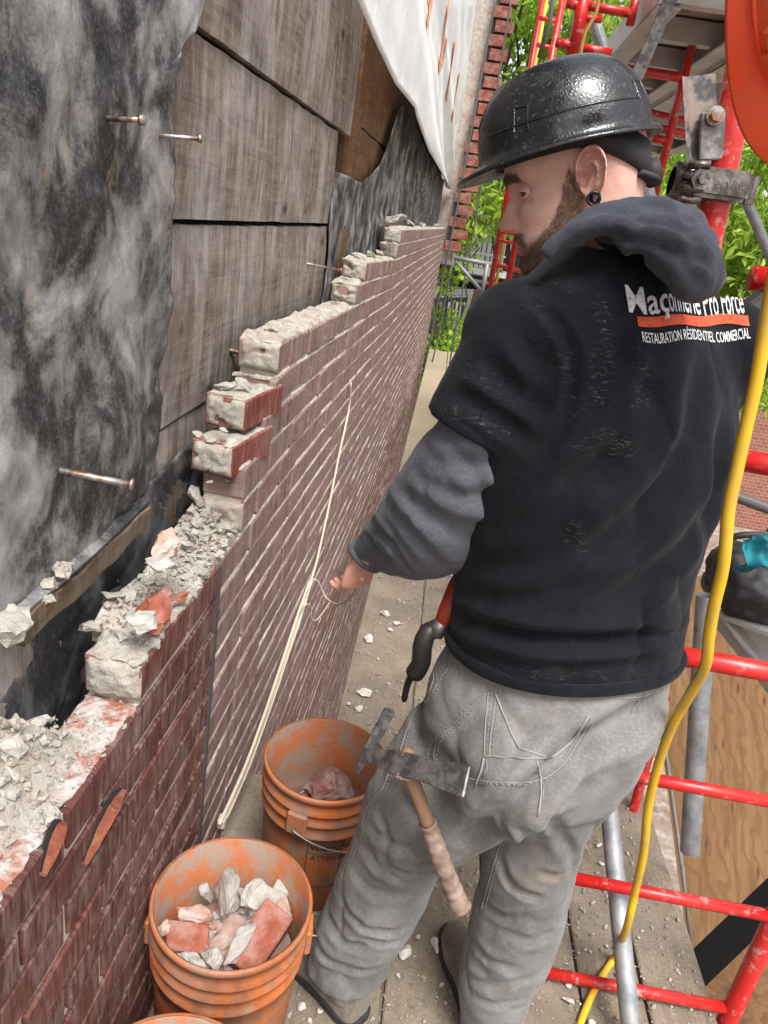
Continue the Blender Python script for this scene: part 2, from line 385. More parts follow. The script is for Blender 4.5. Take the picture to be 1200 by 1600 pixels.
# broken mortar bed on top of every exposed stretch
def lumpy(y0, y1, zt, d0, d1, base, amp, cell, seed, res):
    ny = max(4, int((y1-y0)/res)); nd = max(5, int((d1-d0)/res)); vs_ = {}
    def h(y, d):
        q = Vector((y/cell+seed, d/cell, seed*1.7)); dist, pts = mnoise.voronoi(q)
        cr = mnoise.cell(pts[0]*7.3)*.5+.5
        e = min(1, (dist[1]-dist[0])*2.6)
        k = min(1, (y-y0)/.03, (y1-y)/.03, (d-d0)/.012+.25, (d1-d)/.012+.25)
        return base*max(k, .15) + amp*max(k, 0)*(.25+.75*min(1, e*1.8))*(.25+.75*cr + .25*mnoise.noise(q*2.3)) + .003*mnoise.noise(q*6)
    m = MB(); R = []
    for i in range(ny+1):
        y = y0+(y1-y0)*i/ny; da = d0+.012*mnoise.noise((y*21, seed, 1)); db = d1-.004-.012*abs(mnoise.noise((y*24, seed, 4)))-.006*mnoise.noise((y*70, seed, 6)); row = [wpt(y, zt-.006, da-.001)]
        for k in range(nd+1):
            d = da+(db-da)*k/nd; jit = .25*res*mnoise.noise((y*90, d*90, 3.)); yj = y + (.014*mnoise.noise((d*40, seed, 8)) if i < 3 else 0)
            row.append(wpt(yj+jit, zt+h(y, d0+(d1-d0)*k/nd), d+jit*.6))
        row.append(wpt(y, zt-.006, db+.001)); R.append(row)
    return m.rings(R)
starts = sorted(START.items()); tops = {0: (-.35, .945)}
for n in range(1, 10):
    a = START[n]; b = min([START[k] for k in START if k > n])
    if b > a: tops[n] = (a, b)
tops[10] = (START[10], WEND)
obj('dusty_ledge', lumpy(.2, .97, TOP0, -BD+.001, -.003, .003, .004, .05, 1, .008), mat_ledge, wall, smooth=False)
for n, (a, b) in tops.items():
    if n == 0: continue
    far = b > 3; res = .006 if not far else .014
    obj('mortar_bed', lumpy(a+.004, b, TOP0+PITCH*n, -BD-.004, .001, .004, .015 if n > 4 else .011, .05, n*3.7, res if b < 5 else .03), mat_mortar, wall)

# pale mortar left on the exposed brick ends
def endcap(p, ax_w, ax_h, out, w_, h_, seed, th=.007, cover=.8):
    n1, n2 = 16, 12; m = MB(); R = []
    def f(u, v):
        e = min(u, 1-u, v, 1-v); k = min(1, e*9)
        k *= 1 if mnoise.noise((u*2.6+seed, v*2.2, seed*.7)) < (cover-.35) else .0
        return p + ax_w*(u-.5)*w_ + ax_h*(v-.5)*h_ + out*(-.003+th*k*(1+.7*mnoise.noise((u*7, v*7, seed))))
    return m.grid(f, n1, n2)
for n, w_, cv in ((1, .088, 1.3), (2, .09, .95), (6, .088, .9), (7, .088, .5), (8, .088, .8), (9, .088, .9), (10, .088, .7)):
    y = START[n]; zc = TOP0+PITCH*n-BH/2
    obj('mortar_face', endcap(wpt(y-.0015, zc, -BD/2), NV, np.array([0,0,1.]), -TV, w_, BH-.002, n*2.3, .009, cv), mat_mortar, wall, smooth=True, recalc=False)

# loosened bricks of the toothed edge, turned out of line, with mortar still on them
for nm, pa, xa, pb, lab in (('C', (363, 724), -.372, (440, 690), 'loosened brick with fresh red face'), ('D', (383, 651), -.372, (463, 618), 'turned brick with white mortar on its end')):
    a = np.array(PWL(pa[0], pa[1], xa-WK*1.5)); a = np.array([a[0], a[1], a[2]])
    dirv = nrm((.17, .985, 0)); nv = np.array([dirv[1], -dirv[0], 0])
    c = a + dirv*BL/2 - nv*BD/2
    me = brick_variant(77, BL, BD, .066); me.materials.clear(); me.materials.append(mat_brick_red)
    o = bpy.data.objects.new('brick', me); COL.objects.link(o)
    o.matrix_world = Matrix(((dirv[0], -nv[0], 0, c[0]), (dirv[1], -nv[1], 0, c[1]), (0, 0, 1, c[2]), (0,0,0,1))); adopt(o, wall); o['label'] = lab
    obj('mortar_face', endcap(c-dirv*(BL/2+.001), nv, np.array([0,0,1.]), -dirv, .088, .064, 4.4 if nm == 'C' else 9.1, .008, .75), mat_mortar, wall, smooth=True, recalc=False)
    # mortar crust on top
    def top(u, v, c=c, dirv=dirv, nv=nv):
        q = Vector((u*5+c[2]*9, v*2.4, 1)); dist, pts = mnoise.voronoi(q); e = min(1, (dist[1]-dist[0])*3)
        k = min(1, min(u, 1-u, v, 1-v)*9+.1)
        return c + dirv*(u-.5)*BL*1.0 + nv*(v-.5)*BD*.98 + np.array([0,0,.031 + k*(.003+.011*e*(.4+.6*(mnoise.cell(pts[0]*5)*.5+.5)))])
    obj('mortar_bed', MB().grid(top, 26, 14), mat_mortar, wall, recalc=False)
for (px, py, a, rx, ry, rz) in ((420, 735, -.43, .05, .12, .04), (455, 640, -.44, .045, .12, .05), (440, 590, -.44, .04, .09, .03)):   # mortar core behind the broken teeth
    p = PWL(px, py, a); rk = rockmesh((rx, ry, rz), int(px), 40); 
    for v in rk.vertices: v.co += Vector(mnoise.noise_vector(v.co*40))*.006
    o = obj('mortar_core', rk, mat_mortar, wall, recalc=False); o.location = p
# spalled flakes hanging off the face
for (px0, py0), (px1, py1) in (((131, 1352), (192, 1236)), ((66, 1368), (98, 1286))):
    a = PWL(px0, py0, WA+.004); b = PWL(px1, py1, WA+.004); up = np.array([0,0,1.]); R = []
    for i in range(17):
        u = i/16; k = math.sin(math.pi*min(max(u, .03), .97))**.7; p = a+(b-a)*u; j = .004*mnoise.noise((u*9, a[1]*5, 0)); h_ = .022*k+j
        R.append([p-NV*.004+up*h_, p+NV*(.004+.010*k)+up*(h_-.007*k), p+NV*.004-up*.006*k, p-NV*.006-up*.006*k])
    o = obj('spalled_flake', MB().rings(R), [mat_brick, mat_raw], wall)
    for i_, f in enumerate(o.data.polygons): f.material_index = 0 if i_ % 4 == 1 and i_ < 64 else 1
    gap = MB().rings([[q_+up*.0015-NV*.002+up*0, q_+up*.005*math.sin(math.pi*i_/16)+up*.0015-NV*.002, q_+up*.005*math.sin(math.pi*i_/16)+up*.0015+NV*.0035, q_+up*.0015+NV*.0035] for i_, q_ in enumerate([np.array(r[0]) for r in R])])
    obj('spall_gap_shade', gap, mat_dark, wall)  # solid dark sliver on the face, standing in for the shaded gap
# ================================================================== SHEATHING behind the bricks
SA = WA - BD - .05            # board face plane
sheath = thing('board_sheathing', (SA, 2, -2.6), 'weathered wide board sheathing exposed behind the demolished bricks', 'sheathing')
def spt(y, z, d=0.0): return np.array([SA+WK*y, y, z]) + NV*d
def board(y0, y1, z0, z1, mat, d=0, seed=0, name='board', rag=.004):
    ny = 60; R = []
    for i in range(ny+1):
        y = y0+(y1-y0)*i/ny
        zt = z1 + rag*mnoise.noise((y*9, seed, 0)) - (.006*max(0, mnoise.noise((y*30, seed, 5)))); zb = z0 + rag*.6*mnoise.noise((y*8, seed+9, 0))
        c = .004*mnoise.noise((y*1.3, seed+3, 0))
        R.append([spt(y, zb, d+c), spt(y, zb+(zt-zb)*.35, d+c+.002), spt(y, zb+(zt-zb)*.7, d+c+.001), spt(y, zt, d+c-.003), spt(y, zt, d-.022), spt(y, zb, d-.022)])
    return obj(name, MB().rings(R), mat, sheath)
board(-.6, 2.86, 1.178, 1.545, mat_sheath, 0, 1); board(-.6, 2.85, 1.556, 1.852, mat_sheath, .002, 2)
board(-.6, 3.06, 1.861, 2.26, mat_sheath, .006, 3); board(-.6, 2.9, .80, 1.170, mat_sheath, -.002, 4); board(-.6, 3.06, 2.268, 2.7, mat_sheath, .004, 5)
board(2.9, 10.6, 1.2, 1.60, mat_sheath, -.01, 6); 
board(3.1, 6.5, 1.61, 1.93, mat_stud, -.02, 7); board(3.1, 6.5, 1.936, 2.32, mat_stud, -.022, 8); board(3.1, 6.5, 2.326, 2.9, mat_stud, -.02, 9)
obj('stud', MB().bar(spt(3.2, 1.3, -.005), spt(3.2, 3.1, -.005), .13, .03, NV), mat_stud, sheath, bevel=.002)
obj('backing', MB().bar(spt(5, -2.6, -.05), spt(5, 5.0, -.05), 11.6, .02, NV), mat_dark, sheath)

# ------------------------------------------------------------------ sheets: Coons patch between four edges
def edge(pts):
    pts = [np.asarray(p, float) for p in pts]; d = np.cumsum([0]+[np.linalg.norm(pts[i+1]-pts[i]) for i in range(len(pts)-1)]); d /= d[-1]
    A = np.array(pts)
    return lambda t: np.array([np.interp(t, d, A[:, k]) for k in range(3)])
def coons(top, bot, left, right, nu, nv, disp, thick=.003):
    T, Bo, Lf, Rt = edge(top), edge(bot), edge(left), edge(right)
    c00, c10, c01, c11 = T(0), T(1), Bo(0), Bo(1)
    def f(u, v):
        p = (1-v)*T(u)+v*Bo(u)+(1-u)*Lf(v)+u*Rt(v) - ((1-u)*(1-v)*c00+u*(1-v)*c10+(1-u)*v*c01+u*v*c11)
        return p + NV*disp(u, v, p)
    m = MB(); m.grid(f, nu, nv); F = len(m.v); v0 = list(m.v); f0 = list(m.f)
    m.v += [tuple(np.array(p)-NV*thick) for p in v0]; m.f += [tuple(i+F for i in q)[::-1] for q in f0]
    idx = lambda i, j: i*(nv+1)+j
    ring = [idx(i, 0) for i in range(nu)]+[idx(nu, j) for j in range(nv)]+[idx(i, nv) for i in range(nu, 0, -1)]+[idx(0, j) for j in range(nv, 0, -1)]
    for k in range(len(ring)):
        a, b = ring[k], ring[(k+1) % len(ring)]; m.f.append((a, b, b+F, a+F))
    return m
TA = SA+.012
def W_(pts, a): return [PWL(x, y, a) for x, y in pts]
def wr(p, s, a): return a*mnoise.fractal((p[1]*s, p[2]*s, 1.3), 1, 2, 5)
right_e = [(316, -40), (313, 2), (300, 40), (266, 90), (261, 180), (268, 250), (265, 345), (261, 420), (258, 520), (253, 610), (259, 625), (252, 690)]
bot_e = [(-90, 1020), (10, 947), (72, 910), (110, 877), (147, 852), (203, 800), (227, 772), (252, 690)]
tar1 = coons(W_([(-90, -40), (100, -40), (316, -40)], TA), W_(bot_e, TA+.012), W_([(-90, -40), (-90, 500), (-90, 1020)], TA), W_(right_e, TA+.004), 90, 130,
    lambda u, v, p: wr(p, 4, .014)+wr(p, 13, .003)+.012*max(0, math.sin((p[1]*1.2+p[2])*9))**2*v + (.008*mnoise.noise((p[2]*25, 1, 1)) if u > .97 else 0))
tag(obj('tar_paper', tar1, mat_tar, smooth=True), 'large dusty grey black tar paper sheet hanging at left over the boards', 'tar paper')
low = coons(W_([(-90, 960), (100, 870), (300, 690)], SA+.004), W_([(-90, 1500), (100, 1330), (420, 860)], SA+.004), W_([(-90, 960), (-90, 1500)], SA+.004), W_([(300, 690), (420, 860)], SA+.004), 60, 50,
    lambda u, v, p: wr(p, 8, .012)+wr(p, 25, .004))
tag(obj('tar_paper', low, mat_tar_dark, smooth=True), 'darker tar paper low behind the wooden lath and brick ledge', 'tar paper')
r_top = [(527, 268), (545, 276), (566, 287), (590, 262), (606, 225), (617, 188), (626, 165), (640, 172), (668, 238), (698, 290)]
r_bot = [(497, 530), (540, 470), (575, 420), (600, 395), (640, 380), (697, 372)]
tar3 = coons(W_(r_top, TA+.004), W_(r_bot, TA), W_([(527, 268), (516, 345), (513, 430), (497, 530)], TA), W_([(698, 290), (697, 372)], TA), 90, 46,
    lambda u, v, p: .014*mnoise.fractal((p[1]*5, p[2]*2.2, .4), 1, 2, 4)+.01*mnoise.noise((p[1]*16, p[2]*3, 2)))
tag(obj('tar_paper', tar3, mat_tar, smooth=True), 'wrinkled grey tar paper beyond the boards, under the white sheet', 'tar paper')

# white building wrap, torn hem running diagonally
mt = M('building_wrap', .55, spec=.4); v_ = mt.pos()
mt.color(mt.mix(mt.ramp(mt.noise(v_, 2.5, 6, .6), [(.35, 0), (.65, 1)]), (.66, .66, .655), (.8, .8, .79))); mt.bump(mt.noise(v_, 14, 5, .6), .25, .02)
mt.b.inputs['Transmission Weight'].default_value = 0.0
WR = SA+.07
hem = [(520, -25), (533, 2), (562, 62), (598, 128), (632, 166), (634, 178), (655, 232), (690, 288), (699, 296)]
topw = [(520, -25), (640, -60), (748, -25)]
wrap = coons(W_(topw, WR), W_([(699, 296), (701, 290), (702, 287)], WR+.02), W_(hem, WR), W_([(748, -25), (742, 10), (733, 90), (722, 175), (713, 205), (702, 287)], WR+.015), 70, 150,
    lambda u, v, p: .05*math.sin(u*9+v*2)**3*(1-.5*v)+.05*math.exp(-(u/.10)**2) + .016*mnoise.noise((u*14, v*3, 1))+.035*math.exp(-((u-.42-.2*v)/.05)**2)+.02*math.exp(-((u-.72+.1*v)/.03)**2))
wr_o = tag(obj('building_wrap', wrap, mt.m, smooth=True), 'white building wrap sheet hanging from above with a slanting torn hem', 'plastic sheet')
mat_orange_print = M('orange_print', .6).color((.72, .33, .17)).m
bv = BVHTree.FromPolygons([tuple(q) for q in wrap.v], wrap.f)
for st in ([(664, -8), (668, 25)], [(673, -8), (666, 40)], [(700, 2), (693, 50), (685, 112)], [(710, 66), (704, 108), (697, 158)], [(717, 115), (711, 150), (706, 190)], [(697, 60), (690, 100), (684, 90)]):
    pts = []
    for (x, y) in [((st[i][0]*(1-t)+st[i+1][0]*t), st[i][1]*(1-t)+st[i+1][1]*t) for i in range(len(st)-1) for t in np.linspace(0, 1, 8)]:
        d = ray(x, y); h = bv.ray_cast(Vector((0,0,CAM_H)), Vector(d).normalized())[0]
        if h is not None: pts.append(np.array(h)+NV*.006)
    if len(pts) > 3:
        R = [[p+TV*q*.075*(1+.3*math.sin(i))+NV*.001 for q in (-1, 1)] for i, p in enumerate(pts)]
        m = MB(); m.rings(R, cap=False, closed=False); obj('printed_stroke', m, mat_orange_print, wr_o, recalc=False)

mat_lath = make_wood('old_lath', (.075, .05, .033), (.17, .115, .07), (.3, .25, .2), 1.0, .5)
# wooden lath, flashing strip
lath = thing('wooden_lath', PWL(130, 900, SA+.03), 'split wooden lath sagging below the tar paper at left', 'lath')
a = PWL(30, 990, SA+.03); b = PWL(229, 806, SA+.03); R = []
for i in range(25):
    u = i/24; p = a+(b-a)*u + np.array([0,0,.008*mnoise.noise((u*4, 0, 0))]); wd = .024+.006*mnoise.noise((u*7, 3, 0)); tw = .5*math.sin(u*2.5)
    n2 = NV*math.cos(tw)-np.array([0,0,1.])*math.sin(tw)*.3; up = np.array([0,0,1.])
    wd *= .8
    R.append([p-up*wd+n2*.007, p+up*wd+n2*.009, p+up*wd-n2*.004, p-up*wd-n2*.004])
obj('strip', MB().rings(R), mat_lath, lath)
R = []
for i in range(25):
    u = i/24; p = a+(b-a)*u + np.array([0,0,.030]); k = math.sin(math.pi*min(1, u*1.05))*.5+.5
    R.append([p+NV*.008*k-np.array([0,0,.006]), p+NV*.010*k, p-NV*.012+np.array([0,0,.007*k])])
obj('torn_edge', MB().rings(R), mat_tar, lath)

# masonry spikes left in the boards
mat_steel = M('dull_steel', .45, .9); v_ = mat_steel.pos(); mat_steel.color(mat_steel.mix(mat_steel.ramp(mat_steel.noise(v_, 60, 4, .6), [(.42, 0), (.58, 1)]), (.42, .42, .42), (.3, .16, .09))); mat_steel = mat_steel.m
for p0, p1, a0, x1, r, lab in (((80, 733), (205, 757), SA+.004, -.395, .0052, 'rusty spike with round head sticking out low on the tar paper'),
        ((155, 185), (222, 188), SA+.004, -.425, .0036, 'steel spike high in the tar paper, left one of two'), ((230, 210), (312, 217), SA, -.42, .0034, 'steel spike high at the tar paper edge, right one of two'),
        ((480, 412), (532, 422), SA, -.385, .004, 'thin spike above the mortared brick, far one'), ((358, 547), (442, 572), SA, -.40, .0045, 'steel spike running into the mortared brick end')):
    a = PWL(*p0, a0); d = ray(*p1); b = d*(x1/d[0])+np.array([0,0,CAM_H]); t = nrm(b-a)
    s = thing('spike', a, lab, 'nail', 'spikes in the boarding'); obj('shank', MB().tube([a-t*.02, a+(b-a)*.5, b-t*.002], r, 10), mat_steel, s, smooth=True)
    A = nrm(np.cross(t, (0,0,1))); obj('head', MB().lathe(b, [(.0005, -.0025), (r*1.7, -.002), (r*1.9, .001), (r*1.5, .003), (.0005, .0034)], 14, (A, np.cross(t, A), t)), mat_steel, s, smooth=True)

# ================================================================== PLANKS of the scaffold deck
deckinfo = [(-.128, .121, 10.4, -.6, 'pale far reaching scaffold plank along the wall'), (.131, .358, 10.5, -.6, 'dusty scaffold plank under the worker'), (.364, .586, 10.5, -.6, 'scaffold plank right of the boots'), (.595, .744, 6.4, -.6, 'narrow scaffold plank with grey tube on it'), (.752, .911, 6.4, -.6, 'outermost narrow scaffold plank'), (-.362, -.133, 1.80, -.6, 'short plank under the orange buckets by the wall')]
for k, (x0, x1, y1, y0, lab) in enumerate(deckinfo):
    R = []; ny = 80; zz = -.004*(k % 2)
    for i in range(ny+1):
        y = y0+(y1-y0)*i/ny; e0 = .0018*mnoise.noise((y*6, k, 0)); e1 = .0018*mnoise.noise((y*6, k, 7)); cz = zz+.002*mnoise.noise((y*2, k, 3))
        R.append([(x0+e0, y, cz-.003), (x0+e0+.004, y, cz), (x1+e1-.004, y, cz), (x1+e1, y, cz-.003), (x1+e1, y, cz-.04), (x0+e0, y, cz-.04)])
    tag(obj('scaffold_plank', MB().rings(R), mat_plank), lab, 'plank', 'planks of the scaffold deck')
# ================================================================== THE WORKER
HD = math.radians(27); FW = np.array([-math.sin(HD), math.cos(HD), 0]); LF = np.array([-math.cos(HD), -math.sin(HD), 0]); UP = np.array([0,0,1.])
def ring3(c, a, b, n=28, e=2.3, f=FW, l=LF, tilt=0.0):
    out = []
    for k in range(n):
        t = 2*math.pi*k/n; ct, st = math.cos(t), math.sin(t)
        x = a*math.copysign(abs(ct)**(2/e), ct); y = b*math.copysign(abs(st)**(2/e), st)
        out.append(np.asarray(c, float) + l*x + f*y + UP*(tilt*y))
    return out
def sil(pl, pr, y, ratio=.95, n=24, grow=0.0, vdir=None):
    a = PY(*pl, y); b = PY(*pr, y); c = (a+b)/2; u = (b-a)/2; r = np.linalg.norm(u)+grow; u = nrm(u)
    v = np.array([.1, 1., 0]) if vdir is None else np.asarray(vdir, float); v = nrm(v-u*(u@v))
    return [c + u*r*math.cos(2*math.pi*k/n) + v*r*ratio*math.sin(2*math.pi*k/n) for k in range(n)]
def limb(pts, rads, n=20, flat=1.0):
    return MB().tube(resample(pts, .02), list(np.interp(np.linspace(0, 1, len(resample(pts, .02))), np.linspace(0, 1, len(rads)), rads)), n, True, flat)
def dense(rings, k=4):      # smooth interpolation between rings
    R = [np.array(r) for r in rings]; out = []
    for i in range(len(R)-1):
        p0, p1, p2, p3 = R[max(i-1, 0)], R[i], R[i+1], R[min(i+2, len(R)-1)]
        for j in range(k):
            t = j/k; out.append(.5*((2*p1)+(-p0+p2)*t+(2*p0-5*p1+4*p2-p3)*t*t+(-p0+3*p1-3*p2+p3)*t**3))
    out.append(R[-1]); return out
def fuse(mbs, voxel):
    m = MB()
    for q in mbs: m.add(q.v, q.f)
    me = m.mesh('tmp'); bm = bmesh.new(); bm.from_mesh(me)
    bmesh.ops.recalc_face_normals(bm, faces=bm.faces); bm.to_mesh(me); bm.free()
    o = bpy.data.objects.new('tmp', me); COL.objects.link(o); md = o.modifiers.new('r', 'REMESH'); md.mode = 'VOXEL'; md.voxel_size = voxel
    dg = bpy.context.evaluated_depsgraph_get(); ev = o.evaluated_get(dg); out = bpy.data.meshes.new_from_object(ev)
    bpy.data.objects.remove(o); bpy.data.meshes.remove(me); return out
class Sculpt:
    def __init__(s, me):
        s.me = me; n = len(me.vertices); s.V = np.empty(n*3); me.vertices.foreach_get('co', s.V); s.V = s.V.reshape(-1, 3)
        e = np.empty(len(me.edges)*2, int); me.edges.foreach_get('vertices', e); s.E = e.reshape(-1, 2); s.deg = np.bincount(s.E.ravel(), minlength=n)[:, None].clip(1)
    def smooth(s, it=3, lam=.5, mask=None):
        for _ in range(it):
            A = np.zeros_like(s.V); np.add.at(A, s.E[:, 0], s.V[s.E[:, 1]]); np.add.at(A, s.E[:, 1], s.V[s.E[:, 0]])
            d = (A/s.deg - s.V)*lam
            if mask is not None: d *= mask[:, None]
            s.V += d
        return s
    def push(s):
        s.me.vertices.foreach_set('co', s.V.ravel()); s.me.update(); return s
    def normals(s):
        s.push(); N = np.empty(len(s.V)*3); s.me.vertices.foreach_get('normal', N); s.N = N.reshape(-1, 3); return s.N
    def bvh(s):
        s.push(); return BVHTree.FromPolygons([tuple(v) for v in s.V], [tuple(p.vertices) for p in s.me.polygons])
    def hit(s, bv, px, py):
        d = Vector(ray(px, py)).normalized(); h = bv.ray_cast(Vector((0,0,CAM_H)), d)
        return None if h[0] is None else (np.array(h[0]), np.array(h[1]))
    def line(s, bv, pts, step=.012):
        out = []
        for i in range(len(pts)-1):
            n = max(2, int(math.dist(pts[i], pts[i+1])/8))
            for k in range(n+(i == len(pts)-2)):
                t = k/n; h = s.hit(bv, pts[i][0]*(1-t)+pts[i+1][0]*t, pts[i][1]*(1-t)+pts[i+1][1]*t)
                if h is not None and (not out or np.linalg.norm(h[0]-out[-1]) < .12): out.append(h[0])
        return out
    def creases(s, lst):
        bv = s.bvh(); N = s.normals(); D = np.zeros(len(s.V))
        for pts, wd, amp in lst:
            L = s.line(bv, resample2(pts))
            if len(L) < 2: continue
            L = np.array(L); best = np.full(len(s.V), 1e9); tt = np.zeros(len(s.V))
            lo, hi = L.min(0)-wd*4, L.max(0)+wd*4; idx = np.where(((s.V > lo) & (s.V < hi)).all(1))[0]
            if not len(idx): continue
            P = s.V[idx]; bd = np.full(len(idx), 1e9); bt = np.zeros(len(idx))
            for i in range(len(L)-1):
                a, b = L[i], L[i+1]; ab = b-a; t = np.clip(((P-a)@ab)/max(ab@ab, 1e-9), 0, 1); d = np.linalg.norm(P-a-t[:, None]*ab, axis=1)
                k = d < bd; bd[k] = d[k]; bt[k] = (i+t[k])/(len(L)-1)
            taper = np.sin(np.pi*np.clip(bt, .02, .98))**.6
            q = (bd/wd); D[idx] += amp*taper*(np.exp(-q*q) - .45*np.exp(-((q-1.9)/.9)**2))
        s.V += N*D[:, None]; return s
    def noise(s, sc, amp, seed=0, mask=None, aniso=(1,1,1)):
        N = s.normals(); D = np.array([mnoise.fractal((v[0]*sc*aniso[0]+seed, v[1]*sc*aniso[1], v[2]*sc*aniso[2]), 1, 2, 3) for v in s.V])*amp
        if mask is not None: D = D*mask
        s.V += N*D[:, None]; return s
def ridge(S, sc, amp, seed, aniso=(1, 1, 1), pw=3):      # sharp creases where a noise field crosses zero
    N = S.normals(); D = np.zeros(len(S.V))
    for i, v in enumerate(S.V):
        w_ = .3*mnoise.noise((v[0]*sc*2, v[1]*sc*2, v[2]*sc*2)); k = mnoise.noise((v[0]*sc*aniso[0]+seed+w_, v[1]*sc*aniso[1], v[2]*sc*aniso[2]))
        D[i] = (1-min(1, 1.6*abs(k)))**pw*max(0, .35+mnoise.noise((v[0]*3+seed, v[1]*3, v[2]*3)))
    S.V += N*(D*amp)[:, None]
def resample2(pts):
    q = resample([np.array([p[0], p[1], 0.]) for p in pts], 14); return [(a[0], a[1]) for a in q]

# ---- cloth materials
def cloth(name, a, b, dust, damt, fine=900, wr=.25, spots=0, dusted=False, sheen=.1, grime=0):
    q = M(name, .92, spec=.15); v = q.pos(); n = q.noise(v, 6, 5, .6)
    c = q.mix(q.ramp(n, [(.3, 0), (.7, 1)]), a, b)
    h = q.noise(q.pos((1, 1, 2.5)), 170, 3, .7); c = q.mix(q.ramp(h, [(.45, 0), (.7, .35)]), c, tuple(min(1, x*1.7+.004) for x in b))
    c = q.mix(q.math('MULTIPLY', q.ramp(q.noise(v, 11, 6, .7), [(.52, 0), (.75, 1)]), damt), c, dust)
    if grime: c = q.mix(q.ramp(q.noise(v, 4.5, 7, .7), [(.46, 0), (.66, grime)]), c, tuple(x*.5 for x in a)); c = q.mix(q.ramp(q.noise(v, 8, 6, .7, 1), [(.55, 0), (.68, grime*.7)]), c, (.17, .125, .09))
    if spots: c = q.mix(q.ramp(q.noise(q.pos((1, 1, 3)), 48, 4, .75), [(.68, 0), (.75, spots)]), c, dust)
    if dusted:
        dm = q.math('MULTIPLY', q.attr('dust'), q.ramp(q.noise(q.pos((1, 1, 5)), 75, 5, .75), [(.55, 0), (.68, 1)])); c = q.mix(q.math('MULTIPLY', dm, .5), c, (.24, .2, .16))
    q.color(c); q.bump(q.noise(v, 28, 5, .65), wr, .012); q.bump(q.noise(v, fine, 2, .6), .3, .0015)
    q.b.inputs['Sheen Weight'].default_value = sheen; q.b.inputs['Sheen Roughness'].default_value = .5; return q
_q = cloth('black_tshirt', (.0042, .0047, .0072), (.0075, .0083, .0122), (.11, .1, .09), .07, spots=.2, dusted=True, sheen=.04); mat_shirt = _q.m
mat_hoodie = cloth('charcoal_fleece', (.026, .029, .039), (.048, .052, .067), (.2, .18, .16), .2).m
mat_jeans = cloth('grey_work_jeans', (.125, .124, .12), (.2, .197, .19), (.32, .29, .26), .6, spots=.4, grime=.65).m
mat_seam = M('jeans_seam', .9).color((.21, .2, .178)).m
mat_boot = cloth('dusty_boot', (.11, .092, .072), (.2, .172, .14), (.34, .3, .26), .7).m
mat_sole = M('boot_sole', .8).color((.02, .02, .02)).m

man = thing('person', (.22, 1.13, 0), 'bearded worker in black hard hat, dusty black t-shirt and grey jeans, seen from behind', 'person')

# ---- the head, in its own frame: f forward, u up, l left; origin between the ears
_hd = nrm((-.995, .09, 0)); _p = math.radians(26)
hf = _hd*math.cos(_p) - UP*math.sin(_p); hu = _hd*math.sin(_p) + UP*math.cos(_p); hl = np.cross(hu, hf)   # left side of the head
HO = PY(779, 357, 1.225) - hf*.124 + hu*.018
def HP(f, l, u): return HO + hf*f + hl*l + hu*u
fu = np.array([-.135, -.120, -.108, -.100, -.088, -.078, -.070, -.062, -.055, -.047, -.037, -.028, -.015, 0, .012, .024, .036, .048, .065, .09, .112, .126, .133])
ff = np.array([.038, .050, .078, .093, .1010, .1015, .0975, .101, .1005, .104, .1000, .097, .094, .0920, .0905, .0885, .096, .0975, .096, .084, .06, .032, .004])
bk = np.array([-.075, -.074, -.073, -.073, -.074, -.075, -.077, -.079, -.081, -.083, -.086, -.089, -.093, -.097, -.1, -.102, -.103, -.103, -.101, -.09, -.07, -.042, -.004])
wd = np.array([.058, .058, .059, .0595, .060, .061, .062, .063, .064, .065, .0665, .068, .070, .072, .0735, .0745, .0755, .0765, .077, .071, .056, .034, .004])
us = np.linspace(-.135, .133, 110)
def sm(a): return np.interp(us, fu, a)
def ks(x, k=5):
    kern = np.ones(k)/k; return np.convolve(np.pad(x, k//2, mode='edge'), kern, 'valid')
Fp, Bp, Wp = ks(sm(ff), 5), ks(sm(bk), 9), ks(sm(wd), 9)
def gs(x, s): return math.exp(-(x/s)**2)
def headpoint(i, t):
    u = us[i]; F, B_, W = Fp[i], Bp[i], Wp[i]; mid = B_ + (F-B_)*.47
    c, s = math.cos(t), math.sin(t)
    if c >= 0: f = mid + (F-mid)*abs(c)**(.80 if u > .03 else .9); l = W*math.copysign(abs(s)**.86, s)
    else: f = mid + (mid-B_)*(-abs(c)**.85); l = W*math.copysign(abs(s)**.85, s)
    if u < -.06 and c > 0:      # the jaw narrows towards the chin
        k = min(1, (-.06-u)/.05); l *= 1-.3*k*c
    if c > 0:
        al = abs(l)
        nose_h = np.interp(u, [-.036, -.030, -.024, -.016, -.004, .012, .026, .036], [0, .008, .025, .031, .024, .014, .006, 0]); nw = np.interp(u, [-.034, -.024, -.012, .005, .03], [.0175, .0165, .0125, .0088, .009])
        f += nose_h*math.exp(-(al/nw)**2.6)
        f += .0105*gs(al-.0150, .0060)*gs(u+.0225, .0080)                               # nostril wings
        f -= .0155*gs(al-.033, .0135)*gs(u-.019, .0125)                                # eye sockets
        f += .006*gs(al-.026, .022)*gs(u-.040, .007)                                   # brow ridge
        f += .005*gs(al-.045, .016)*gs(u+.012, .014)                                   # cheek bone
        f += .0055*gs(al, .021)*gs(u+.0465, .0048) + .0065*gs(al, .019)*gs(u+.0605, .0052)   # lips
        f -= .008*gs(al, .026)*gs(u+.0535, .0024) + .003*gs(al, .006)*gs(u+.038, .006)
        f += .004*gs(al, .018)*gs(u+.088, .012)
        f -= .007*gs(al-.0085, .0042)*gs(u+.0315, .0035)      # nostrils
    return HP(f, l, u)
head = MB().rings([[headpoint(i, 2*math.pi*k/120) for k in range(120)] for i in range(len(us))])
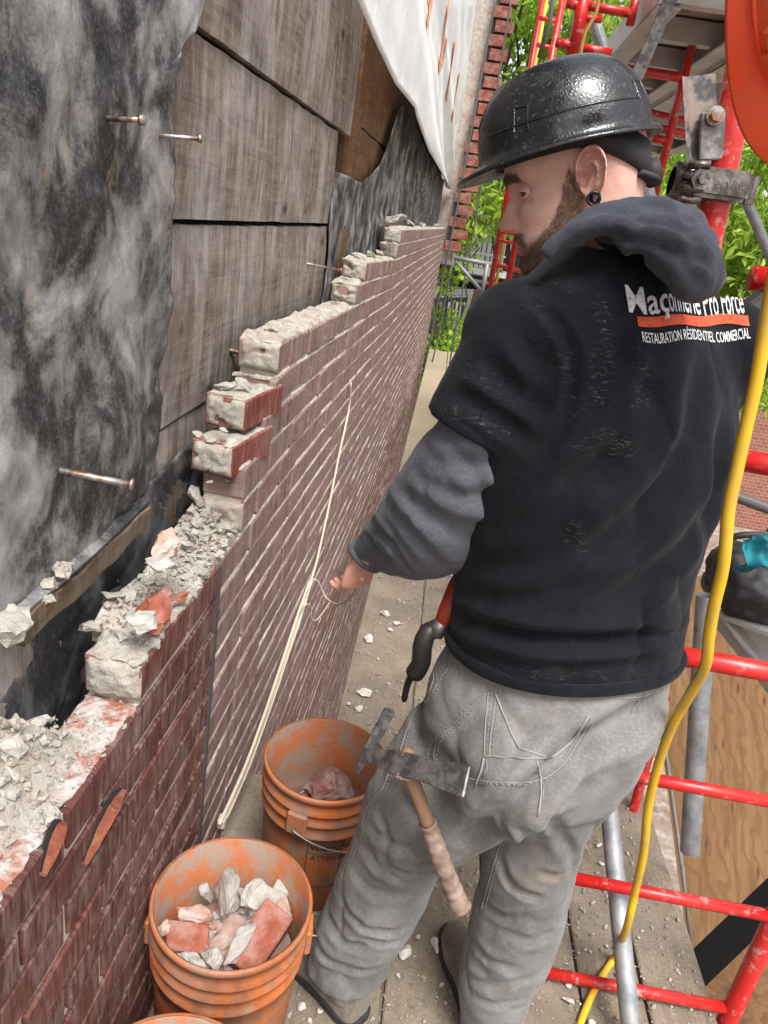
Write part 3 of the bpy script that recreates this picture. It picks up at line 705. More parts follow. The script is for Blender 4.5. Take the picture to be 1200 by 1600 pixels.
neck = MB().rings(dense([[HP(-.012+.052*math.cos(t), .056*math.sin(t), -.03) for t in np.linspace(0, 2*math.pi, 24, endpoint=False)],
    [HP(-.018+.055*math.cos(t), .058*math.sin(t), -.085) for t in np.linspace(0, 2*math.pi, 24, endpoint=False)],
    [np.array([.225, 1.165, 1.585])+.064*(math.cos(t)*_hd+math.sin(t)*np.array([-.17, -.985, 0])) for t in np.linspace(0, 2*math.pi, 24, endpoint=False)],
    [np.array([.245, 1.16, 1.48])+.09*(math.cos(t)*_hd+math.sin(t)*np.array([-.17, -.985, 0])) for t in np.linspace(0, 2*math.pi, 24, endpoint=False)]], 4))
# ear on the near side: a cupped sheet with rolled rim
EC = HP(-.010, .0745, .009)
def ear_pt(u, v):
    t = 2*math.pi*u; rx = .0205+.0035*math.sin(t)*(1 if math.sin(t) > 0 else 1.3); ry = .037
    c, s = math.cos(t), math.sin(t)
    f = -.004 + rx*v*c*(1-.22*(s < 0)*abs(s)) - .006*v*s*.6; q = ry*v*s
    rim = .0105*gs(v-.9, .10)*(1 if not (c > .55 and s < .2) else .25) - .0075*gs(v-.68, .12) + .0085*gs(v-.44, .11)*(s > -.45)*(.5-.5*c+.25) - .016*gs(math.hypot(f-.005, q+.005), .009) + .006*gs(math.hypot(f-.016, q+.004), .005)
    if s < -.55: rim = .0035 + .001*math.cos(v*4)
    off = .016*max(0, -c)*v + .006*v*max(0, s) + .006
    return EC + hf*(f*1.0) + hu*q + hl*(off + rim)
ear_m = MB(); ear_R = [[ear_pt(k/48, v) for k in range(48)] for v in (.02, .1, .2, .3, .4, .5, .6, .7, .78, .85, .92, .97, 1.0)]
ear_m.rings(ear_R + [[p - hl*.007 for p in [ear_pt(k/48, 1.0) for k in range(48)]], [p - hl*.010 for p in [ear_pt(k/48, .7) for k in range(48)]], [p - hl*.012 for p in [ear_pt(k/48, .05) for k in range(48)]]])

# ---- body under the clothes
Spt = PY(806, 525, 1.09); Ept = PY(728, 800, 1.09); Wpt = PY(572, 866, 1.235)
SR = np.array([.428, 1.235, 1.498]); ER = np.array([.40, 1.42, 1.22]); WRr = np.array([.25, 1.52, 1.12])
torso_b = MB().rings(dense([ring3((.30, 1.125, .80), .165, .115), ring3((.295, 1.13, .92), .175, .12), ring3((.275, 1.135, 1.1), .165, .11), ring3((.262, 1.15, 1.3), .18, .115), ring3((.25, 1.16, 1.42), .18, .1), ring3((.243, 1.16, 1.49), .14, .075), ring3((.235, 1.16, 1.53), .08, .06)]))
arm_b = limb([Spt+[0.03,0.02,0], Spt, (Spt+Ept)/2, Ept, (Ept+Wpt)/2, Wpt], [.05, .052, .046, .04, .038, .027]); armr_b = limb([SR, (SR+ER)/2, ER, (ER+WRr)/2, WRr], [.055, .046, .04, .036, .027])
def hand(Wp_, hd, pn, side, curl, k=1.0):
    """palm and five fingers: hd along the hand, pn palm normal (curl towards it), side towards the thumb"""
    hd, pn = nrm(hd), nrm(pn); pn = nrm(pn-hd*(hd@pn)); side = nrm(np.cross(hd, pn))*side; out = []
    R = []
    for s_, w_, t_ in ((-.01, .024, .018), (.02, .031, .017), (.05, .040, .0155), (.08, .042, .0135), (.094, .038, .011)):
        R.append([Wp_ + hd*s_*k + side*w_*k*math.cos(a) + pn*t_*k*math.sin(a) for a in np.linspace(0, 2*math.pi, 18, endpoint=False)])
    out.append(MB().rings(dense(R, 3)))
    for off, L, r in ((.032, .072, .0082), (.0115, .08, .0085), (-.0105, .075, .0082), (-.031, .06, .0074)):
        p = Wp_ + hd*.084*k + side*off*k; d = hd; pts = [p-hd*.02*k, p]; a = 0
        for seg in (.45, .31, .24):
            a += curl; d = hd*math.cos(a)+pn*math.sin(a); p = p + d*L*seg*k; pts.append(p)
        out.append(limb(pts, [r*k, r*1.02*k, r*k, r*.92*k, r*.78*k], 12))
    p = Wp_ + hd*.022*k + side*.026*k; d1 = nrm(hd*.7+side*.75+pn*.25); d2 = nrm(hd*.85+side*.1+pn*.75); d3 = nrm(hd*.6-side*.35+pn*.8)
    out.append(limb([p, p+d1*.036*k, p+d1*.036*k+d2*.03*k, p+d1*.036*k+d2*.03*k+d3*.022*k], [.0125*k, .0115*k, .0105*k, .0085*k], 12)); return out
hand_l = hand(Wpt+np.array([-.002, .004, .006]), (-.12, .12, -1), (-.75, .8, 0), 1, .62, .86); hand_r = hand(WRr, (-.7, .45, -.3), (-.3, -.5, -.7), 1, .8)
LL = [((640, 1120), (850, 1215), 1.12), ((585, 1205), (800, 1275), 1.11), ((553, 1290), (720, 1325), 1.13), ((536, 1340), (694, 1352), 1.15), ((506, 1420), (660, 1424), 1.165), ((484, 1468), (622, 1482), 1.16), ((478, 1500), (610, 1515), 1.155)]
RL = [((745, 1225), (1015, 1155), 1.15), ((768, 1275), (958, 1235), 1.14), ((752, 1330), (912, 1320), 1.13), ((742, 1400), (896, 1394), 1.135), ((724, 1476), (871, 1476), 1.14), ((716, 1540), (838, 1535), 1.14), ((722, 1610), (818, 1600), 1.14), ((730, 1665), (806, 1650), 1.14)]
legs_b = [MB().rings(dense([sil(a, b, y, .95, grow=-.022) for a, b, y in Q])) for Q in (LL, RL)]
bd = Sculpt(fuse([head, neck, ear_m, torso_b, arm_b, armr_b] + hand_l + hand_r + legs_b, .0027))
_em = np.clip((np.linalg.norm(bd.V-EC, axis=1)-.03)/.012, .12, 1); bd.smooth(2, .5, _em)
def hloc(V):
    d = V-HO; return np.stack([d@hf, d@hl, d@hu], 1)
q = hloc(bd.V); f_, l_, u_ = q[:, 0], q[:, 1], q[:, 2]; hd_ = (np.abs(u_) < .14) & (np.abs(f_) < .14) & (np.abs(l_) < .1)
ss = lambda x, a, b: np.clip((x-a)/(b-a), 0, 1)**2*(3-2*np.clip((x-a)/(b-a), 0, 1))
# beard: sideburn in front of the ear, jaw line, chin, moustache
jaw = np.interp(f_, [-.02, .012, .03, .05, .075, .1], [-.03, .03, -.01, -.035, -.048, -.060])      # upper edge
bm_ = ss(jaw-u_, -.006, .008)*ss(f_, -.004, .010)*ss(u_, -.118, -.10)
stash = ss(f_, .075, .085)*np.exp(-((u_+.0395)/.006)**2)*(np.abs(l_) < .03)
stash += ss(f_, .07, .08)*np.exp(-((np.abs(l_)-.030)/.007)**2)*((u_ < -.035) & (u_ > -.085))
lipm = ((np.abs(u_+.0535) < .0115) & (f_ > .085) & (np.abs(l_) < .024)).astype(float)
beard = np.clip(np.maximum(bm_, stash), 0, 1)*(1-lipm)*hd_
brow = np.exp(-((u_-.0385-.004*np.sin(np.abs(l_)*60))/.0052)**2)*((np.abs(l_) > .010) & (np.abs(l_) < .05) & (f_ > .05))*hd_
fade = ss(u_, .036, .062)*ss(-f_, -.07, -.03)*hd_*.5
red = np.exp(-((f_-.118)/.02)**2)*np.exp(-((u_+.018)/.02)**2)*hd_ + .6*np.exp(-((np.linalg.norm(bd.V-EC, axis=1))/.035)**2) + 1.3*(np.linalg.norm(bd.V-Wpt, axis=1) < .2)
bd.push()
for nm, A in (('beard', beard), ('lip', lipm*hd_), ('brow', brow), ('fade', fade), ('red', red)):
    at = bd.me.attributes.new(nm, 'FLOAT', 'POINT'); at.data.foreach_set('value', np.ascontiguousarray(A, dtype=np.float32))
q = M('skin', .48, spec=.45); v = q.pos()
c = q.mix(q.ramp(q.noise(v, 45, 5, .65), [(.35, 0), (.65, 1)]), (.66, .375, .295), (.76, .485, .395))
c = q.mix(q.math('MULTIPLY', q.attr('red'), .5), c, (.52, .2, .14)); c = q.mix(q.attr('lip'), c, (.4, .17, .14))
st = q.noise(v, 900, 2, .7); c = q.mix(q.math('MULTIPLY', q.attr('fade'), q.ramp(st, [(.3, .5), (.6, 1)])), c, (.16, .12, .10))
c = q.mix(q.math('MULTIPLY', q.attr('beard'), .45), c, (.17, .095, .06)); c = q.mix(q.math('MULTIPLY', q.attr('brow'), .75), c, (.07, .042, .028))
q.color(c); q.bump(q.noise(v, 520, 3, .7), .3, .002); q.bump(q.noise(v, 110, 4, .6), .15, .003); q.b.inputs['Subsurface Weight'].default_value = .12; q.b.inputs['Subsurface Radius'].default_value = (.012, .004, .002); q.b.inputs['Subsurface Scale'].default_value = .5
mat_skin = q.m
body = obj('body', bd.me, mat_skin, man, smooth=True, recalc=False)
# beard, brow hairs
mat_hair = M('brown_hair', .6).color((.15, .088, .055)).m
def strands(name, mask, cnt, ln, seed, parent, lift=.55):
    N = bd.normals(); idx = np.where(mask > .35)[0]; r = np.random.default_rng(seed); m = MB()
    if not len(idx): return
    pick = r.choice(idx, cnt, p=mask[idx]/mask[idx].sum())
    for i in pick:
        p = bd.V[i] + r.normal(0, .001, 3); n = N[i]; dn = nrm(-hu*.8 + hf*.25 + r.normal(0, .45, 3)); dn = nrm(dn-n*(dn@n)); L = ln*r.uniform(.6, 1.3)
        sd = np.cross(n, dn)*.00028; a = p - n*.0003; b = p + (dn*(1-lift*.5)+n*lift)*L*.55; c_ = b + (dn+n*.1)*L*.5
        m.add([a-sd, a+sd, b+sd*.8, b-sd*.8, c_], [(0, 1, 2, 3), (3, 2, 4)])
    obj(name, m, mat_hair, parent, recalc=False)
strands('beard', beard, 11000, .0075, 3, man); strands('eyebrow', brow, 1500, .007, 4, man, .2)
# eye: ball, iris, lids
for sgn in (1, -1):
    ec = HP(.0700, .0320*sgn, .0175); e = obj('eye', MB().ell(ec, (.0118, .0118, .0118), (hl, hu, hf), 20, 14), M('eye_white', .2).color((.16, .12, .105)).m, man, smooth=True)
    gd = nrm(hf*.62+hl*.72*sgn-hu*.27); obj('iris', MB().ell(ec+gd*.0082, (.0052, .0052, .0042), (nrm(np.cross(gd, hu)), nrm(np.cross(np.cross(gd, hu), gd)), gd), 16, 8), M('iris', .15).color((.03, .022, .018)).m, e, smooth=True)
    for nm in ('upper_eyelid', 'lower_eyelid'):
        def lid(u, v, ec=ec, nm=nm, sgn=sgn):
            az = (u-.5)*4.0; o_ = math.sqrt(max(0, 1-((az*sgn-.15)/1.2)**2)); e0 = -.16+.32*o_ if nm[0] == 'u' else -.16-.30*o_
            el = e0+((1.35 if nm[0] == 'u' else -1.3)-e0)*v; r_ = .0128+.0009*math.exp(-v*9)+.0004*math.sin(v*9)
            return ec + r_*(hl*math.sin(az)*math.cos(el)+hf*math.cos(az)*math.cos(el)+hu*math.sin(el))
        obj(nm, MB().grid(lid, 32, 8), mat_skin, man, smooth=True, recalc=False)
# ear plug
ep = EC + hu*(-.0305) + hl*.0125 + hf*(-.001)
A0 = (hf, hu, hl)
obj('ear_tunnel', MB().lathe(ep, [(.0064, -.006), (.0064, .005), (.0078, .0062), (.0098, .005), (.0100, .002), (.0085, -.004)], 24, A0), M('black_plug', .25).color((.012, .012, .012)).m, man, smooth=True)
obj('ear_tunnel_hole', MB().lathe(ep, [(.0001, -.003), (.0065, -.003)], 20, A0), M('hole', 1).color((.02, .01, .008)).m, man)
tp = HP(.0665, .0625, -.012); 
hit = bd.hit(bd.bvh(), 831, 314)
if hit is not None:
    p, n = hit; a = nrm(np.cross(n, hu)); b = np.cross(n, a)
    obj('tattoo', MB().tube([p+n*.0003+(a*math.cos(t)+b*math.sin(t))*.0035 for t in np.linspace(0, 2*math.pi, 17)], .0004, 5), M('ink', .7).color((.22, .14, .11)).m, man)

# ---- jeans
hips = MB().rings(dense([ring3((.290, 1.135, 1.07), .178, .128), ring3((.292, 1.13, .98), .192, .145), ring3((.288, 1.12, .88), .21, .172), ring3((.277, 1.115, .80), .198, .165), ring3((.27, 1.12, .72), .165, .14), ring3((.27, 1.125, .66), .11, .09)]))
btL = MB().ell(np.array([.285, 1.06, .85])+LF*.085-FW*.045, (.10, .10, .115), (LF, FW, UP)); btR = MB().ell(np.array([.285, 1.075, .875])-LF*.075-FW*.045, (.09, .095, .10), (LF, FW, UP))
jn = Sculpt(fuse([hips, btL, btR] + [MB().rings(dense([sil(a, b, y, .98) for a, b, y in Q])) for Q in (LL, RL)], .0052)); jn.smooth(7, .5)
G, Rg = -.0065, .006
jl = [([(709, 1332), (800, 1264), (912, 1168), (980, 1126), (1045, 1088)], .020, -.028),
 ([(572, 1290), (625, 1322), (690, 1312)], .012, -.006), ([(600, 1345), (650, 1368), (688, 1352)], .009, -.007), ([(545, 1352), (580, 1395), (640, 1402)], .013, -.006), ([(528, 1395), (556, 1440), (612, 1462), (640, 1440)], .010, -.009),
 ([(508, 1432), (530, 1470), (575, 1492)], .011, -.008), ([(560, 1470), (600, 1478), (628, 1468)], .008, -.006), ([(490, 1470), (520, 1508), (570, 1520), (606, 1508)], .010, -.009), ([(500, 1452), (545, 1468), (590, 1430)], .012, .004), ([(620, 1240), (660, 1290), (700, 1300)], .014, -.006), ([(590, 1260), (606, 1310), (600, 1350)], .010, -.005), ([(560, 1330), (590, 1370), (650, 1385)], .016, .005),
 ([(787, 1296), (806, 1350), (850, 1384)], .010, -.010), ([(778, 1335), (800, 1385), (850, 1410)], .010, -.008), ([(812, 1290), (850, 1330), (903, 1345)], .010, -.008), ([(840, 1360), (870, 1372), (895, 1360)], .008, -.006), ([(755, 1418), (792, 1440), (830, 1436)], .009, -.006), ([(790, 1462), (830, 1474), (868, 1455)], .010, -.006), ([(735, 1470), (760, 1500), (800, 1512)], .010, -.007),
 ([(727, 1520), (765, 1545), (825, 1530)], .010, -.008), ([(745, 1562), (780, 1573), (816, 1560)], .008, -.006), ([(862, 1285), (892, 1330), (900, 1375)], .010, -.006), ([(930, 1180), (900, 1240), (850, 1290)], .016, -.006), ([(830, 1270), (860, 1310), (870, 1350)], .012, .004),
 ([(1050, 1090), (1010, 1145), (955, 1180)], .01, -.006), ([(760, 1085), (850, 1180), (900, 1200)], .012, -.005), ([(640, 1130), (700, 1190), (760, 1235)], .018, -.005), ([(930, 1100), (880, 1150), (840, 1165)], .016, -.005)]
jn.creases(jl); jn.noise(7, .006, 3, aniso=(1, 1, 1.4)); ridge(jn, 5, -.011, 2.2, (1.3, 1.3, 1.2), 4); ridge(jn, 11, -.0025, 7.7, (1, 1, 1.2), 4); jn.smooth(1, .3); jn.push()
jeans = obj('jeans', jn.me, mat_jeans, man, smooth=True, recalc=False)
jb = jn.bvh()
def seam(pts, r, mat, off=.0006, name='seam', parent=None, sh=(0, 0)):
    L = jn.line(jb, resample2([(x+sh[0], y+sh[1]) for x, y in pts]))
    if len(L) < 3: return
    Nn = [np.array(jb.find_nearest(Vector(p))[1]) for p in L]
    obj(name, MB().tube([p+n*off for p, n in zip(L, Nn)], r, 6), mat, parent or jeans, smooth=True)
def stitch(pts, sh=(0, 0), r=.0008, gap=.0065):
    L = jn.line(jb, resample2([(x+sh[0], y+sh[1]) for x, y in pts])); 
    if len(L) < 3: return
    L = resample(L, .0032); m = MB(); acc = 0
    for i in range(0, len(L)-2, 2):
        n = np.array(jb.find_nearest(Vector(L[i]))[1]); m.tube([L[i]+n*.0006, (L[i]+L[i+1])/2+n*.0016, L[i+1]+n*.0006], r, 5)
    o = obj('stitching', m, mat_seam, jeans); o['kind'] = 'stuff'
pocket = [(760, 1082), (718, 1122), (682, 1160), (677, 1180), (694, 1203), (745, 1219), (800, 1223), (850, 1217), (886, 1186), (925, 1118)]
pk2 = [(763, 1080), (758, 1140), (757, 1184)]
for ln in (pocket, pk2, [(775, 1078), (768, 1140), (764, 1184)], [(672, 1018), (678, 1062), (665, 1090), (640, 1130), (625, 1175)], [(700, 1045), (688, 1062), (674, 1085)], [(607, 1210), (598, 1232), (577, 1255), (562, 1300), (545, 1340), (532, 1375)], [(784, 1311), (769, 1360), (752, 1422)], [(1002, 1072), (998, 1092), (985, 1115)], [(925, 1082), (960, 1090), (1005, 1088), (1035, 1072)]):
    seam(ln, .0012, mat_seam); stitch(ln, (5, 2))
stitch(pocket, (-8, 3)); 
# torn pocket edge and loose threads
mat_thread = M('frayed_thread', .9).color((.25, .24, .215)).m
for ln, r in (([(757, 1184), (768, 1181), (785, 1184), (800, 1182), (818, 1186), (835, 1185), (858, 1183)], .0025), ([(775, 1085), (800, 1150), (812, 1170), (838, 1178), (858, 1183)], .0028), ([(757, 1184), (752, 1205), (743, 1228)], .0028), ([(760, 1186), (762, 1200), (756, 1212)], .0015), ([(838, 1190), (845, 1215), (846, 1240), (841, 1275)], .0026), ([(843, 1215), (850, 1228), (848, 1250)], .0013), ([(861, 1183), (890, 1160), (920, 1118)], .0032)):
    seam(ln, r*.6, mat_thread, .0012, 'frayed_thread')

# ---- boots
def boot(heel, ang, name_l):
    d = np.array([-math.sin(ang), math.cos(ang), 0]); s_ = np.array([-math.cos(ang), -math.sin(ang), 0]); R = []; S = []
    for t, w_, h0, h1 in ((-.01, .022, .03, .12), (.0, .032, .004, .135), (.04, .037, .002, .14), (.09, .036, .002, .13), (.14, .039, .002, .095), (.19, .046, .002, .075), (.24, .046, .002, .062), (.275, .036, .004, .05), (.295, .018, .012, .035)):
        c = heel + d*t; n = 18
        R.append([c + s_*w_*math.cos(a)*(1 if math.sin(a) < .2 else .9) + UP*(h0+.03+(h1-h0-.03)*max(math.sin(a), -.55)) for a in np.linspace(0, 2*math.pi, n, endpoint=False)])
    shaft = limb([heel+d*.045+UP*.06, heel+d*.04+UP*.2], [.045, .05])
    sc_ = Sculpt(fuse([MB().rings(dense(R, 3)), shaft], .005)); sc_.smooth(3); sc_.noise(18, .003, 2); sc_.push()
    b = obj('boot', sc_.me, mat_boot, man, smooth=True, recalc=False)
    out = [(t, w_) for t, w_ in ((-.016, .02), (-.008, .034), (.03, .041), (.09, .039), (.15, .043), (.2, .05), (.25, .049), (.285, .037), (.303, .016))]
    top = [heel+d*t+s_*w_ for t, w_ in out]+[heel+d*t-s_*w_ for t, w_ in out[::-1]]
    obj('sole', MB().rings([[p+UP*.002 for p in top], [p+UP*.026 for p in top]]), mat_sole, b, bevel=.004)
boot(np.array([.075, 1.115, 0]), math.radians(52), 'l'); boot(np.array([.365, 1.10, 0]), math.radians(17), 'r')

# ---- t-shirt over hooded sweater
slv = [((748, 470), (930, 560), 1.085), ((716, 535), (905, 612), 1.08), ((690, 590), (875, 668), 1.07), ((668, 640), (848, 722), 1.065)]
tor = [ring3((.296, 1.133, .985), .202, .152, tilt=-.12), ring3((.295, 1.133, 1.015), .208, .158, tilt=-.1), ring3((.289, 1.133, 1.07), .203, .152), ring3((.278, 1.137, 1.16), .202, .15), ring3((.267, 1.147, 1.28), .218, .158), ring3((.255, 1.155, 1.38), .235, .162), ring3((.250, 1.16, 1.45), .222, .148), ring3((.246, 1.155, 1.51), .19, .125), ring3((.236, 1.15, 1.56), .145, .105), ring3((.228, 1.15, 1.60), .10, .085), ring3((.222, 1.15, 1.625), .08, .07)]
sleeveR = limb([SR, SR*.5+ER*.5], [.088, .082])
sh_m = fuse([MB().rings(dense(tor)), MB().rings(dense([sil(a, b, y, .85) for a, b, y in slv])), sleeveR, MB().ell(Spt+np.array([.01, .01, .0]), (.092, .085, .085)), MB().ell(SR, (.09, .085, .085))], .0052)
sh = Sculpt(sh_m); sh.smooth(9, .5)
sl = [([(1109, 678), (1050, 760), (987, 819), (900, 880), (837, 922)], .026, -0.0150), ([(1130, 760), (1075, 850), (1000, 915), (900, 955)], .022, -0.0135), ([(1000, 560), (960, 700), (880, 800), (800, 850)], .026, -0.0120), ([(706, 962), (780, 985), (874, 1001), (980, 1000), (1085, 992)], .012, -0.0195), ([(715, 1000), (800, 1020), (900, 1026), (1000, 1018), (1080, 1010)], .010, .008),
 ([(827, 458), (884, 528), (893, 612), (874, 669), (845, 718)], .008, -0.0090), ([(880, 640), (930, 600), (990, 520)], .02, -0.0105), ([(1040, 540), (1020, 620), (1010, 720)], .018, -0.0090), ([(1100, 545), (1085, 640), (1060, 740)], .018, -0.0090), ([(760, 560), (800, 610), (860, 640)], .016, -0.0120), ([(700, 610), (760, 640), (830, 690)], .012, -0.0105), ([(790, 500), (840, 560), (850, 620)], .016, -0.0090),
 ([(740, 900), (820, 880), (900, 830)], .02, -0.0120), ([(720, 930), (820, 940), (940, 900)], .018, -0.0105), ([(1140, 640), (1120, 760), (1100, 860)], .016, -0.0120), ([(860, 760), (930, 740), (1000, 690)], .02, -0.0090), ([(850, 400), (870, 440), (905, 470)], .012, .004)]
sh.creases(sl); sh.noise(5, .007, 1, aniso=(1, 1, .7)); ridge(sh, 5, -.010, 4.4, (1.2, 1.2, .8), 4); ridge(sh, 11, -.004, 1.4, (1, 1, 1), 4); sh.smooth(1, .4); sh.push()
bvs = sh.bvh(); dust = np.zeros(len(sh.V))
for pts, wd_, am in (([(940, 480), (948, 540), (945, 590), (932, 622)], .012, 1.0), ([(928, 560), (936, 600)], .02, .6), ([(1008, 560), (1005, 600), (990, 640)], .009, .9), ([(910, 695), (940, 685), (975, 690), (960, 705)], .012, .8), ([(985, 700), (990, 715)], .008, .8), ([(895, 832), (905, 845), (912, 855)], .014, .9), ([(700, 560), (740, 600), (790, 600)], .03, .35), ([(690, 640), (740, 655), (790, 680)], .012, .7), ([(790, 430), (830, 440), (870, 450)], .03, .25), ([(690, 1010), (760, 1045), (860, 1060), (1000, 1060)], .015, .45), ([(1000, 535), (1012, 600), (1010, 640)], .006, .5), ([(830, 470), (860, 520)], .02, .3), ([(880, 560), (905, 610), (900, 640)], .018, .45)):
    L = sh.line(bvs, resample2(pts))
    for p in L: dust = np.maximum(dust, am*np.exp(-(np.linalg.norm(sh.V-p, axis=1)/wd_)**2))
at = sh.me.attributes.new('dust', 'FLOAT', 'POINT'); at.data.foreach_set('value', np.ascontiguousarray(dust, dtype=np.float32))
shirt = obj('tshirt', sh.me, mat_shirt, man, smooth=True, recalc=False)
# hem bands
hemR = resample(ring3((.296, 1.133, .989), .206, .156, 40, tilt=-.12) + [ring3((.296, 1.133, .989), .206, .156, 40, tilt=-.12)[0]], .01)
def band(r0, r1, th, name, mat, parent):
    r0 = [np.array(p) for p in r0]; r1 = [np.array(p) for p in r1]; c0 = sum(r0)/len(r0); c1 = sum(r1)/len(r1); g0 = lambda p, c, k: c+(p-c)*(1+k/np.linalg.norm(p-c))
    R = [[g0(p, c0, -.006) for p in r0], [g0(p, c0, th*.6) for p in r0], [g0(p*.85+q*.15, c0*.85+c1*.15, th) for p, q in zip(r0, r1)], [g0(p*.15+q*.85, c0*.15+c1*.85, th) for p, q in zip(r0, r1)], [g0(p, c1, th*.2) for p in r1], [g0(p, c1, -.006) for p in r1]]
    R.append(R[0]); return obj(name, MB().rings(R, cap=False), mat, parent, smooth=True)
band(ring3((.296, 1.133, .984), .204, .154, 60, tilt=-.12), ring3((.2955, 1.133, 1.006), .207, .157, 60, tilt=-.11), .0035, 'bottom_hem', mat_shirt, shirt)
sr = sil((673, 637), (843, 715), 1.066, .84, 36); sr2 = sil((681, 616), (852, 694), 1.068, .84, 36); band(sr, sr2, .0035, 'sleeve_hem', mat_shirt, shirt)

# ---- hooded sweater: sleeves, hood
fs = [((706, 606), (846, 660), 1.072), ((692, 640), (838, 700), 1.07), ((680, 662), (838, 724), 1.072), ((648, 700), (824, 768), 1.085), ((628, 738), (800, 822), 1.105), ((606, 770), (748, 878), 1.13), ((580, 805), (668, 902), 1.175), ((560, 833), (618, 893), 1.215), ((548, 850), (594, 887), 1.235)]
hs = Sculpt(fuse([MB().rings(dense([sil(a, b, y, .88) for a, b, y in fs])), MB().ell(PY(762, 835, 1.09), (.052, .05, .045))], .0045)); hs.smooth(5, .5)
hs.creases([([(650, 700), (700, 730), (760, 720), (820, 750)], .014, -.007), ([(640, 730), (700, 775), (790, 780)], .016, -.006), ([(620, 760), (680, 810), (740, 850)], .014, -.007), ([(600, 780), (640, 830), (690, 885)], .012, -.007), ([(575, 815), (610, 850), (640, 895)], .009, -.010), ([(700, 690), (740, 740), (780, 800)], .013, -.006), ([(660, 760), (740, 800), (800, 800)], .014, .008), ([(570, 840), (590, 862), (610, 885)], .006, -.007)])
ridge(hs, 10, -.008, 3.3, (1, 1, 1), 4); hs.noise(9, .005, 5); hs.noise(40, .0014, 2); hs.push()
mat_sleeve = cloth('dusty_fleece', (.06, .064, .078), (.105, .11, .13), (.24, .2, .17), .3, spots=.3).m
sleeve = obj('sweater_sleeve', hs.me, mat_sleeve, man, smooth=True, recalc=False)
fr = limb([SR*.6+ER*.4, ER, (ER+WRr)/2, WRr], [.068, .062, .05, .038]); obj('sweater_sleeve', fr, mat_hoodie, man, smooth=True)
cf = sil((554, 852), (591, 882), 1.234, .9, 24); obj('cuff', MB().tube(resample(cf+[cf[0]], .008), .008, 8, flat=1.6), mat_sleeve, sleeve, smooth=True)
# hood: collar roll round the neck, bag of cloth falling on the back
def hp(px, py, y): return PY(px, py, y)
hd_parts = [limb([hp(850, 402, 1.05), hp(872, 378, 1.05), hp(910, 350, 1.055), hp(965, 332, 1.07), hp(1030, 330, 1.11), hp(1075, 352, 1.18), hp(1070, 366, 1.25)], [.012, .016, .019, .021, .024, .028, .026]),
    limb([hp(885, 380, 1.05), hp(930, 362, 1.04), hp(985, 354, 1.035), hp(1045, 366, 1.05), hp(1090, 390, 1.10)], [.010, .014, .019, .026, .028]),
    limb([hp(960, 374, 1.04), hp(1000, 380, 1.02), hp(1052, 398, 1.0), hp(1094, 412, 1.05)], [.01, .02, .031, .032]),
    limb([hp(1020, 396, 1.02), hp(1055, 416, 1.0), hp(1085, 430, 1.0), hp(1102, 430, 1.05)], [.012, .02, .030, .028]),
    limb([hp(1060, 425, .995), hp(1077, 446, .985), hp(1098, 455, .995)], [.018, .023, .019]),
    MB().ell(hp(1010, 365, 1.12), (.08, .07, .036)), MB().ell(hp(1060, 392, 1.09), (.05, .06, .045))]
ho = Sculpt(fuse(hd_parts, .0042)); ho.smooth(8, .5)
ho.creases([([(875, 395), (930, 375), (1000, 380), (1060, 400)], .010, -.009), ([(940, 385), (1000, 402), (1050, 430)], .009, -.009), ([(970, 340), (1040, 345), (1100, 385)], .012, -.009), ([(1020, 385), (1080, 400), (1120, 420)], .010, -.008), ([(1000, 315), (1050, 330), (1090, 355)], .010, -.006), ([(1060, 410), (1085, 430), (1100, 450)], .008, -.006), ([(890, 365), (940, 345), (1000, 335)], .01, .005)])
ridge(ho, 12, -.008, 8.3, (1, 1, 1), 4); ho.noise(14, .003, 9); ho.smooth(1, .4); ho.push()
hood = obj('hood', ho.me, mat_hoodie, man, smooth=True, recalc=False)

